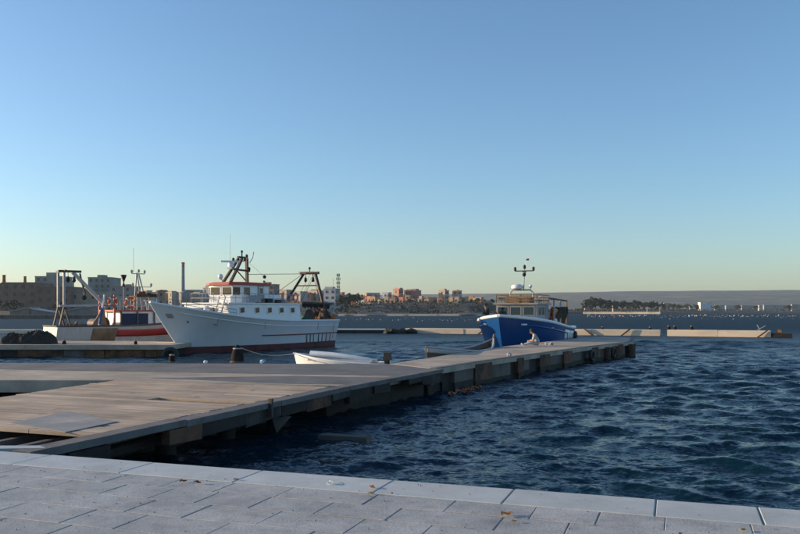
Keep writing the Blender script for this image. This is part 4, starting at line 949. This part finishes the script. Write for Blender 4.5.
for px, d, m in ((604, 88, M_rust), (652, 86.5, M_rust), (671, 85.6, M_tan), (677, 85.2, M_rust), (694, 84.6, M_rust)):
    c = bline(px, d); bollard((c.x, c.y + .7, .6), .9 if px > 660 else .6, {604: 'rusty bollard on sunlit breakwater beside a slanted brace', 652: 'rusty bollard on breakwater end before the dark gap', 671: 'bollard at the start of the far breakwater section past the gap', 677: 'second bollard past the gap on the far breakwater section', 694: 'lone small bollard along the middle of the far breakwater section'}[px])
b3, L3 = breakwater(300, 95.5, 388, 94.5, -1.5, .38, 'low dark breakwater with white painted top behind the trawler stern', M_darkconc, lid=M_white, nb=5)
b4, L4 = breakwater(-200, 94, 34, 93, -1.5, .45, 'low sandy coloured breakwater beyond the old dock and net heap', M_bwater, nb=12)
def rock(c, s, nm, label, grp):
    bm = bmesh.new(); bmesh.ops.create_icosphere(bm, subdivisions=2, radius=1)
    for v in bm.verts: v.co = Vector((v.co.x * s * random.uniform(.8, 1.2), v.co.y * s * random.uniform(.8, 1.1), v.co.z * s * random.uniform(.45, .7)))
    me = bpy.data.meshes.new(nm); bm.to_mesh(me); bm.free(); me.materials.append(M_darkconc); tag(link(nm, me, None, c, (0, 0, random.random() * 3)), label, 'rock', grp)
for i in range(16):
    px = random.uniform(386, 413); c = bline(px, 93.6 + random.uniform(-.6, .8)); rock((c.x, c.y, random.uniform(.0, .32)), random.uniform(.35, .75), 'rock', 'dark rock in the tumble filling the gap between breakwater sections', 'rocks in the breakwater gap')
b5, L5 = breakwater(583, 640, 660, 615, -1, 1.6, 'far thin sunlit mole with two posts off the wooded shore', M_bwater, thick=6, nb=7)
for x in (L5 * .83, L5 * .99): MB().box((x, 3, 3.2), (.7, .7, 4.2)).build('post', M_steel, b5)
for i, (px, dd, colr) in enumerate(((318, 130, 'w'), (130, 120, 'w'))): pass

# mussel farm floats
bm_cols = {'white': (.36, .34, .31), 'orange': (.38, .15, .09), 'blue': (.12, .26, .46), 'dark': (.03, .03, .03)}
bm_mesh = {}
for k, c in bm_cols.items():
    bm_mesh[k] = MB().lathe([(.05, -.42), (.34, -.3), (.42, 0), (.34, .3), (.12, .42), (.05, .52)], 10).mesh('mussel_float', mat('float ' + k, c, .5, .1, 2), True)
nb = 0
for (px0, px1, y0, y1, n) in ((585, 812, 315.4, 317.6, 150), (400, 540, 317.8, 321.8, 52), (345, 400, 318.5, 320.5, 12), (585, 812, 316.5, 319.5, 34)):
    for i in range(n):
        px = px0 + (px1 - px0) * (i + random.uniform(.1, .9)) / n; y = random.uniform(y0, y1); d = 2160 / (y - 310.5)
        k = random.choices(('white', 'orange', 'blue', 'dark'), (4, 2.2, 1.2, 3) if px > 560 else (8, .6, .5, .5))[0]
        s = random.choice((.35, .5, .6, .75, 1.0)) * (1.0 if d > 330 else .42)
        if nb >= 290: break
        o = link('mussel_float', bm_mesh[k], None, ((px - 400) / 800 * d, d, .18 * s), (random.uniform(-.3, .3), random.uniform(-.3, .3), 0), (s, s, s)); nb += 1
        tag(o, {'white': 'white mussel farm float bobbing far out before the shore', 'orange': 'orange mussel farm float bobbing far out before the shore', 'blue': 'blue mussel farm float bobbing far out before the shore', 'dark': 'black mussel farm float bobbing far out before the shore'}[k], 'float', k + ' mussel farm floats')

# ------------------------------------------------------------------ far town
WM = MB().box((0, 0, 0), (1.15, .25, 1.5)).mesh('window', M_win)
def building(px0, px1, ytop, D, colr, label, floors=None, base=None, depth=12, rz=0, tops=(), winy=True, rooftype='flat', name='apartment_block', cat='building', side_cols=0):
    A = (px0 - 400) / 800 * D; B = (px1 - 400) / 800 * D; W = B - A
    s = D - shore((px0 + px1) / 2); zb = base if base is not None else land_z((px0 + px1) / 2, s) - .8
    zt = EYE + (310.5 - ytop) / 800 * D; H = zt - zb
    r = empty(name, label, cat, ((A + B) / 2, D, zb), rz)
    if rz: W, depth = W * .76, W * .66
    m = mat('render %s' % str(colr), colr, .9, .14, .12, c2=tuple(x * .72 for x in colr), amt=.35, s2=.2)
    MB().box((0, depth / 2, H / 2), (W, depth, H)).build('wall', m, r)
    if rooftype == 'flat':
        rf = MB(); rf.box((0, depth / 2, H + .2), (W + .4, depth + .4, .4)); ro = rf.build('roof', m, r)
    else:
        rf = MB(); hh = min(3.0, W * .18); rf.extr([(-W / 2 - .5, H + .002), (W / 2 + .5, H + .002), (0, H + hh)], 'y', -.5, depth + .5); ro = rf.build('roof', mat('clay tile', (.28, .12, .07), .9, .2, .3), r)
    for (a, w, h) in tops: MB().box(((a - .5) * W, depth * .5, H + .4 + h / 2), (w, min(depth * .6, 5), h)).build('stair_head', m, ro)
    if winy:
        fl = floors or max(1, int(H / 3.1)); nc = max(1, int(W / 3.0))
        for f in range(fl):
            z = H * (f + .55) / fl
            for c in range(nc):
                if random.random() < .12: continue
                link('window', WM, r, (-W / 2 + W * (c + .5) / nc, -.02, z))
            for c in range(side_cols):
                for sdx in (-1, 1): link('window', WM, r, (sdx * W / 2, depth * (c + .5) / side_cols, z), (0, 0, R(90)))
    return r
# left waterfront
BRN = (.25, .155, .115); GRY = (.27, .27, .24); CRM = (.46, .40, .32); BLU = (.36, .38, .41); PNK = (.42, .23, .18); TAN = (.38, .30, .23)
def chimney(px, y0, y1, D, w, m, label, name='chimney', bands=()):
    z0 = EYE + (310.5 - y0) / 800 * D; z1 = EYE + (310.5 - y1) / 800 * D; c = bline(px, D)
    r = empty(name, label, 'chimney', (c.x, c.y, z0)); H = z1 - z0
    MB().lathe([(w / 2, 0), (w * .42, H * .7), (w * .40, H)], 16).build('stack', m, r, True)
    MB().lathe([(w * .47, H), (w * .47, H + w * .25), (w * .38, H + w * .3)], 16).build('rim', M_dksteel, r, True)
    for f0, f1 in bands: MB().lathe([(w * (.51 - .1 * f0), H * f0), (w * (.51 - .1 * f1), H * f1)], 16).build('band', M_redroof, r, True)
    return r
building(-90, 2, 284, 330, BRN, 'brown waterfront block running out of view beside the two small chimneys', depth=14)
building(2, 36, 283.2, 330, (.24, .16, .12), 'brown waterfront block under the twin slim chimneys', depth=14)
building(36, 70, 287.5, 326, (.22, .14, .105), 'darker brown waterfront block below the grey tower behind gantry', depth=14)
building(70, 98, 292, 330, (.34, .28, .22), 'lower beige waterfront block seen under the pale boom', depth=14)
building(35, 62, 276.8, 430, GRY, 'grey green tower block with roof hut behind brown waterfront', tops=((.42, 5, 2.2),), depth=16)
building(88, 111, 277.8, 450, (.24, .26, .24), 'grey green slab block behind the boom with roof hut', tops=((.4, 4, 1.5),), depth=16)
building(110, 131, 286.5, 430, (.27, .25, .23), 'grey mid-rise block behind the hanging black day shape', tops=((.7, 3, 1.0),), depth=16)
building(62, 90, 289, 440, (.31, .28, .25), 'low grey block between the two grey green towers', depth=16)
building(98, 150, 297, 335, CRM, 'long low cream block behind the lifebuoys of the red boat', depth=12)
building(131, 182, 292.5, 480, (.31, .26, .22), 'brownish low block between day shape and tall chimney', depth=14, tops=((.3, 3, 1.2),), rz=R(-20))
building(184, 200, 290.3, 520, BLU, 'pale blue grey block at the foot of the tall chimney', depth=14)
building(200, 214, 288.2, 500, (.33, .33, .34), 'grey block by the chimney and the trawler roof tip', tops=((.35, 3, 1.3),), depth=14, rz=R(-30))
building(214, 232, 293, 500, TAN, 'tan low block hidden mostly behind trawler wheelhouse', depth=14, rz=R(-30))
building(232, 258, 291, 520, (.36, .33, .30), 'pale block seen under the trawler mast', depth=14, rz=R(-25))
building(258, 277, 284.8, 450, (.25, .19, .16), 'square brown tower block behind the trawler wheelhouse', tops=((.3, 3, 1.2),), depth=15, rz=R(-16))
building(277, 289, 290.2, 500, (.42, .35, .29), 'tan house block next to the square brown tower', depth=12, rz=R(-34))
building(289, 304, 292, 480, (.40, .37, .33), 'pale low block seen through the fore leg of gantry', depth=12, rz=R(-40))
building(304, 321, 291, 500, (.43, .33, .26), 'warm tan block framed inside the stern gantry', depth=12, side_cols=2, rz=R(-36))
building(321, 338, 289.2, 470, BLU, 'blue grey block by the telecom mast', tops=((.35, 5, 1.1),), depth=15, side_cols=2, rz=R(-20))
building(338, 347, 295.5, 500, TAN, 'small tan house beneath the telecom mast', depth=10, rz=R(-35))
building(360, 368.5, 293.2, 600, (.50, .42, .33), 'narrow cream block beside twin blue grey blocks', depth=12, side_cols=2, rz=R(-40))
building(368.5, 379.5, 293.2, 600, (.38, .40, .43), 'darker of the twin blue grey blocks in mid town', depth=14, side_cols=3, rz=R(-14))
building(380.5, 390, 292.8, 605, (.44, .46, .49), 'lighter of the twin blue grey blocks beside brick block', depth=14, side_cols=3, rz=R(-30))
building(391, 401, 289.4, 600, PNK, 'tall end of pink brick block with stair tower', tops=((.6, 5, .8),), depth=14, side_cols=3, rz=R(-42))
building(401, 419, 290.6, 603, (.36, .21, .17), 'wide pink brick apartment block with roof huts', tops=((.3, 4, .7), (.75, 3, 1.0)), depth=16, rz=R(-26))
building(426, 435, 297.8, 600, (.52, .27, .18), 'low orange house block left of the twin tower', depth=10, side_cols=2, rz=R(-40))
building(436.5, 447, 290.6, 600, (.47, .36, .28), 'taller half of twin beige tower with roof hut', tops=((.5, 3.4, 1.0),), depth=13, side_cols=3, rz=R(-38))
building(450.5, 460, 290.9, 602, (.48, .33, .26), 'reddish half of twin beige tower', tops=((.4, 2.6, .6),), depth=13, side_cols=3, rz=R(-38))
building(461, 466, 299.2, 610, (.48, .30, .22), 'small orange house right of the twin tower', depth=9, rz=R(-40))
building(467, 471, 299.8, 640, (.52, .38, .3), 'small pinkish house past the orange house', depth=9, rz=R(-40))
building(484, 490, 301.5, 650, (.5, .45, .38), 'small cream house behind blue boat bow', depth=9)
HC = {'ochre': (.46, .31, .18), 'brick red': (.40, .18, .11), 'cream': (.48, .39, .28), 'pinkish': (.46, .27, .20), 'grey': (.32, .31, .30)}
for i in range(62):
    px = 130 + i * 7.6 + random.uniform(-3, 3) if i < 28 else 343 + (i - 28) * 4.0 + random.uniform(-2, 2)
    k = random.choice(list(HC)); Dd = shore(px) + (random.uniform(110, 190) if i < 28 else random.uniform(165, 225)); w_ = random.uniform(6, 12) if i < 28 else random.uniform(4, 8)
    building(px, px + w_, random.uniform(289.5, 295.5) if i < 28 else random.uniform(295.8, 300), Dd, HC[k], 'low %s house packed in among the far town blocks' % k, depth=8, name='town_house', cat='house', rz=R(-random.uniform(18, 45)), rooftype='flat' if random.random() < .75 else 'gable')['group'] = '%s houses of the far town' % k
chimney(4, 284, 276, 332, 1.5, M_rust, 'slim brown chimney at the end of brown waterfront roof')
chimney(25, 284, 277.2, 332, 1.3, M_rust, 'slim brown chimney nearer the grey tower roof hut')
chimney(183, 300, 263.5, 700, 3.4, mat('blue grey stack', (.20, .25, .32), .8, .12, .2), 'tall lone blue grey factory chimney above the town', 'factory_chimney', ((.9, .98),))
# telecom lattice mast
c = bline(338.3, 505); z0 = 10.5; tm = empty('telecom_mast', 'lattice telecom mast with antenna panels above the blue grey block', 'mast', (c.x, c.y, z0)); Hm = EYE + 37 / 800 * 505 - z0
part('lattice', M_dksteel, tm, lambda b: [b.bar((sx_ * .7, sy_ * .7, -4), (sx_ * .45, sy_ * .45, Hm), .16) for sx_ in (-1, 1) for sy_ in (-1, 1)] + [b.bar((-.65, -.65, h), (.65, -.65, h + 1.6), .1) for h in np.arange(0, Hm - 1.6, 1.6)] + [b.bar((.65, .6, h), (-.65, .6, h + 1.6), .1) for h in np.arange(0, Hm - 1.6, 1.6)])
for h, w in ((Hm - 1, 1.6), (Hm - 3.4, 2.2), (Hm - 6, 1.9), (Hm - 8.5, 1.5)): part('antenna_panel', M_dksteel, tm, lambda b: [b.box((a * w / 2, -.3, h), (.35, .3, 1.6)) for a in (-1, 0, 1)])
part('aerial', M_steel, tm, lambda b: b.tube([(-3.2, 0, -4), (-3.2, 0, Hm - 3)], .09, 5))
# waterfront sheds and small jetties
def shed(px0, px1, y0, D, colr, label, slope=1):
    A = bline(px0, D); W = (px1 - px0) / 800 * D; r = empty('boat_shed', label, 'shed', (A.x + W / 2, D, .3)); H = EYE + (310.5 - y0) / 800 * D - .3
    MB().extr([(-W / 2, 0), (W / 2, 0), (W / 2, H if slope > 0 else H * .55), (-W / 2, H * .55 if slope > 0 else H)], 'y', 0, 7).build('wall', mat('shed %s' % str(colr), colr, .9, .2, .3), r)
    MB().extr([(-W / 2 - .3, (H * .55 if slope > 0 else H) + .01), (W / 2 + .3, (H if slope > 0 else H * .55) + .01), (W / 2 + .3, (H if slope > 0 else H * .55) + .22), (-W / 2 - .3, (H * .55 if slope > 0 else H) + .22)], 'y', -.4, 7.4).build('roof', M_ltsteel, r)
    return r
shed(10, 30, 307.5, 272, (.20, .18, .16), 'lean-to boat shed with pale sloping roof below brown block', 1)
shed(31, 54, 309.0, 270, (.18, .16, .15), 'second lean-to shed with pale roof beside first shed', -1)
shed(66, 96, 306, 275, (.22, .20, .18), 'long low waterfront shed seen through the red boat gantry', 1)
shed(322, 333, 309.5, 372, (.35, .30, .26), 'small pale waterfront hut right of the trawler stern', 1)
shed(357, 384, 312.0, 396, (.42, .33, .26), 'long low sunlit hut on the beach line', -1)
# wharf line on the left
wf = empty('town_wharf', 'dark stone wharf edge along the left waterfront', 'wharf', (0, 0, 0))
MB().prism([(-330, 246), (-118, 258), (-60, 270), (-60, 280), (-118, 268), (-330, 256)], -1, 1.25).build('wall', M_pconc, wf)
# strip of sand by the middle shore
sb = MB().grid([[((px - 400) / 800 * (shore(px) + s), shore(px) + s, land_z(px, s) + .12) for px in np.linspace(338, 560, 60)] for s in (-2, 1.5, 4, 7)]).build('beach', M_sand, None, True); tag(sb, kind='structure')
# right shore houses
WHT = (.70, .69, .66)
building(700.5, 707, 302.6, 1010, WHT, 'bright white house on the far right shore', depth=9, winy=False, name='house', base=1.5)
building(707, 713, 303.4, 1015, (.62, .64, .66), 'grey white annexe joined to the bright white house', depth=9, winy=False, name='house', base=1.5)
for i, (a, b_, y, D, c_, l_) in enumerate(((715, 724, 305.6, 1040, (.42, .40, .37), 'low pale shed just right of the white house'), (726, 736, 305.8, 1060, (.46, .44, .41), 'long low white shed past the pale shed'), (742, 752, 305.7, 1050, (.40, .38, .35), 'low beige shed midway along the right shore'),
        (759, 762, 305.6, 1010, (.66, .65, .62), 'small bright white hut on the right shore'), (764, 786, 305.2, 1080, (.42, .40, .38), 'longest low pale warehouse on the right shore'), (792, 812, 304.6, 1000, (.42, .38, .34), 'pale warehouse at the end of the right shore'), (690, 692.5, 306.4, 1000, (.5, .47, .43), 'tiny white hut near the wooded shore'),
        (585, 590, 303.5, 760, (.55, .45, .36), 'small cream house among trees behind the canopy frame'), (613, 616, 303.8, 800, (.5, .44, .37), 'small house between the shore trees'), (664, 669, 303.2, 1000, (.55, .5, .44), 'small beige house at the edge of the wood'))):
    building(a, b_, y, D, tuple(x * .8 for x in c_), l_, depth=3, winy=False, name='house', base=1.2)
# ---- trees on the shore
def tree_proto(seed, h, w):
    rr = random.Random(seed); r = empty('shore_tree', 'x', 'tree')
    MB().tube([(0, 0, -1), (.1, 0, h * .3), (.0, .1, h * .55)], .22 * h / 6, 7, .08).build('trunk', M_bark, r)
    b = MB()
    cl = [(rr.gauss(0, w * .28), rr.gauss(0, w * .28), h * rr.uniform(.38, .95), rr.uniform(.6, 1.2)) for _ in range(26)]
    for (x, y, z, s) in cl:
        for _ in range(34):
            d = Vector((rr.gauss(0, 1), rr.gauss(0, 1), rr.gauss(0, .8))).normalized() * s * rr.uniform(.5, 1.25) * h / 8
            c = Vector((x, y, z)) + d; a = Vector((rr.uniform(-1, 1), rr.uniform(-1, 1), rr.uniform(-.6, .6))).normalized(); e = a.cross(Vector((rr.uniform(-1, 1), rr.uniform(-1, 1), rr.uniform(-1, 1)))).normalized(); q = .32 * h / 7
            b.add([c - a * q, c + e * q, c + a * q, c - e * q], [(0, 1, 2, 3)])
    me = b.mesh('crown', M_tree, False, False); link('crown', me, r); return r
protos = [tree_proto(s, h, w) for s, h, w in ((1, 7, 6), (2, 9, 8), (3, 5.5, 7), (4, 8, 5))]
ti = 0
tl = [(590, 300.0, 740), (596, 297.5, 740), (602, 299.2, 742), (608, 300.8, 745), (614, 301.5, 760), (621, 301, 770), (628, 301.8, 780), (635, 300.8, 790), (642, 302, 800), (650, 301.5, 820), (657, 302.3, 830), (664, 304, 900), (672, 303.6, 960), (680, 304.5, 975), (688, 304, 985), (697, 305, 980),
      (345, 296, 430), (350, 293.5, 520), (355, 294, 540), (358, 295, 545), (421, 298.5, 560), (424, 299.5, 590), (472, 300, 560), (478, 300.5, 570), (484, 301, 580), (492, 301.5, 600), (716, 305.5, 990), (738, 305.2, 1000), (755, 305.8, 990), (788, 305, 980), (12, 300, 300), (60, 302, 300), (410, 302.8, 575), (396, 303, 580)]
for (px, yt, D) in tl:
    src = protos[ti % 4]; o = src if ti < 4 else copy_tree(src); ti += 1
    s = D - shore(px); zb = land_z(px, s) - .3 if s > 0 else .5
    h = EYE + (310.5 - yt) / 800 * D - zb; hp = (7, 9, 5.5, 8)[(ti - 1) % 4]; k = max(.5, h / hp); c = bline(px, D)
    o.location = (c.x, c.y, zb); o.scale = (k * random.uniform(.9, 1.3), k, k); o.rotation_euler = (0, 0, random.random() * 6)
    tag(o, 'round dark green tree in the wood on the right shore' if px > 580 and px < 700 else ('dark green tree beside the low sheds on far right shore' if px >= 700 else ('dark tree on the slope before the town blocks' if px > 300 else 'dark tree between the brown waterfront blocks')), 'tree', 'trees of the right shore wood' if 580 < px < 700 else ('trees by the right shore sheds' if px >= 700 else ('trees on the town slope' if px > 300 else 'trees on the left waterfront')))
# scrub band: one mass
b = MB()
for _ in range(9000):
    px = random.choice((random.uniform(335, 585), random.uniform(575, 830), random.uniform(575, 700))); s0_ = random.uniform(20, 130) if px < 560 else random.uniform(8, 160)
    D = shore(px) + s0_; z = land_z(px, s0_); c = Vector(((px - 400) / 800 * D, D, z + random.uniform(.1, .9) * (1 if px < 575 else 2.4)))
    a = Vector((random.uniform(-1, 1), random.uniform(-1, 1), random.uniform(-.5, .5))).normalized(); e = a.cross(Vector((random.uniform(-1, 1), random.uniform(-1, 1), random.uniform(-1, 1)))).normalized(); q = random.uniform(.3, .7)
    b.add([c - a * q, c + e * q, c + a * q, c - e * q], [(0, 1, 2, 3)])
me = b.mesh('shore_scrub', M_tree, False, False); tag(link('shore_scrub', me), 'low dark scrub covering the far shore slopes', 'scrub', None, 'stuff')

# ------------------------------------------------------------------ haze
hz = MB().box((0, 2100, 53), (13000, 4500, 114)); o = hz.build('haze', None); tag(o, 'thin pale sea haze filling the air', 'haze', None, 'stuff')
m = bpy.data.materials.new('haze'); m.use_nodes = True; n = m.node_tree.nodes; n.remove(n['Principled BSDF'])
pv = n.new('ShaderNodeVolumePrincipled'); pv.inputs['Color'].default_value = (.74, .87, 1.0, 1); pv.inputs['Density'].default_value = .00008; pv.inputs['Anisotropy'].default_value = .2
m.node_tree.links.new(pv.outputs[0], n['Material Output'].inputs['Volume']); o.data.materials.append(m); o.display_type = 'WIRE'
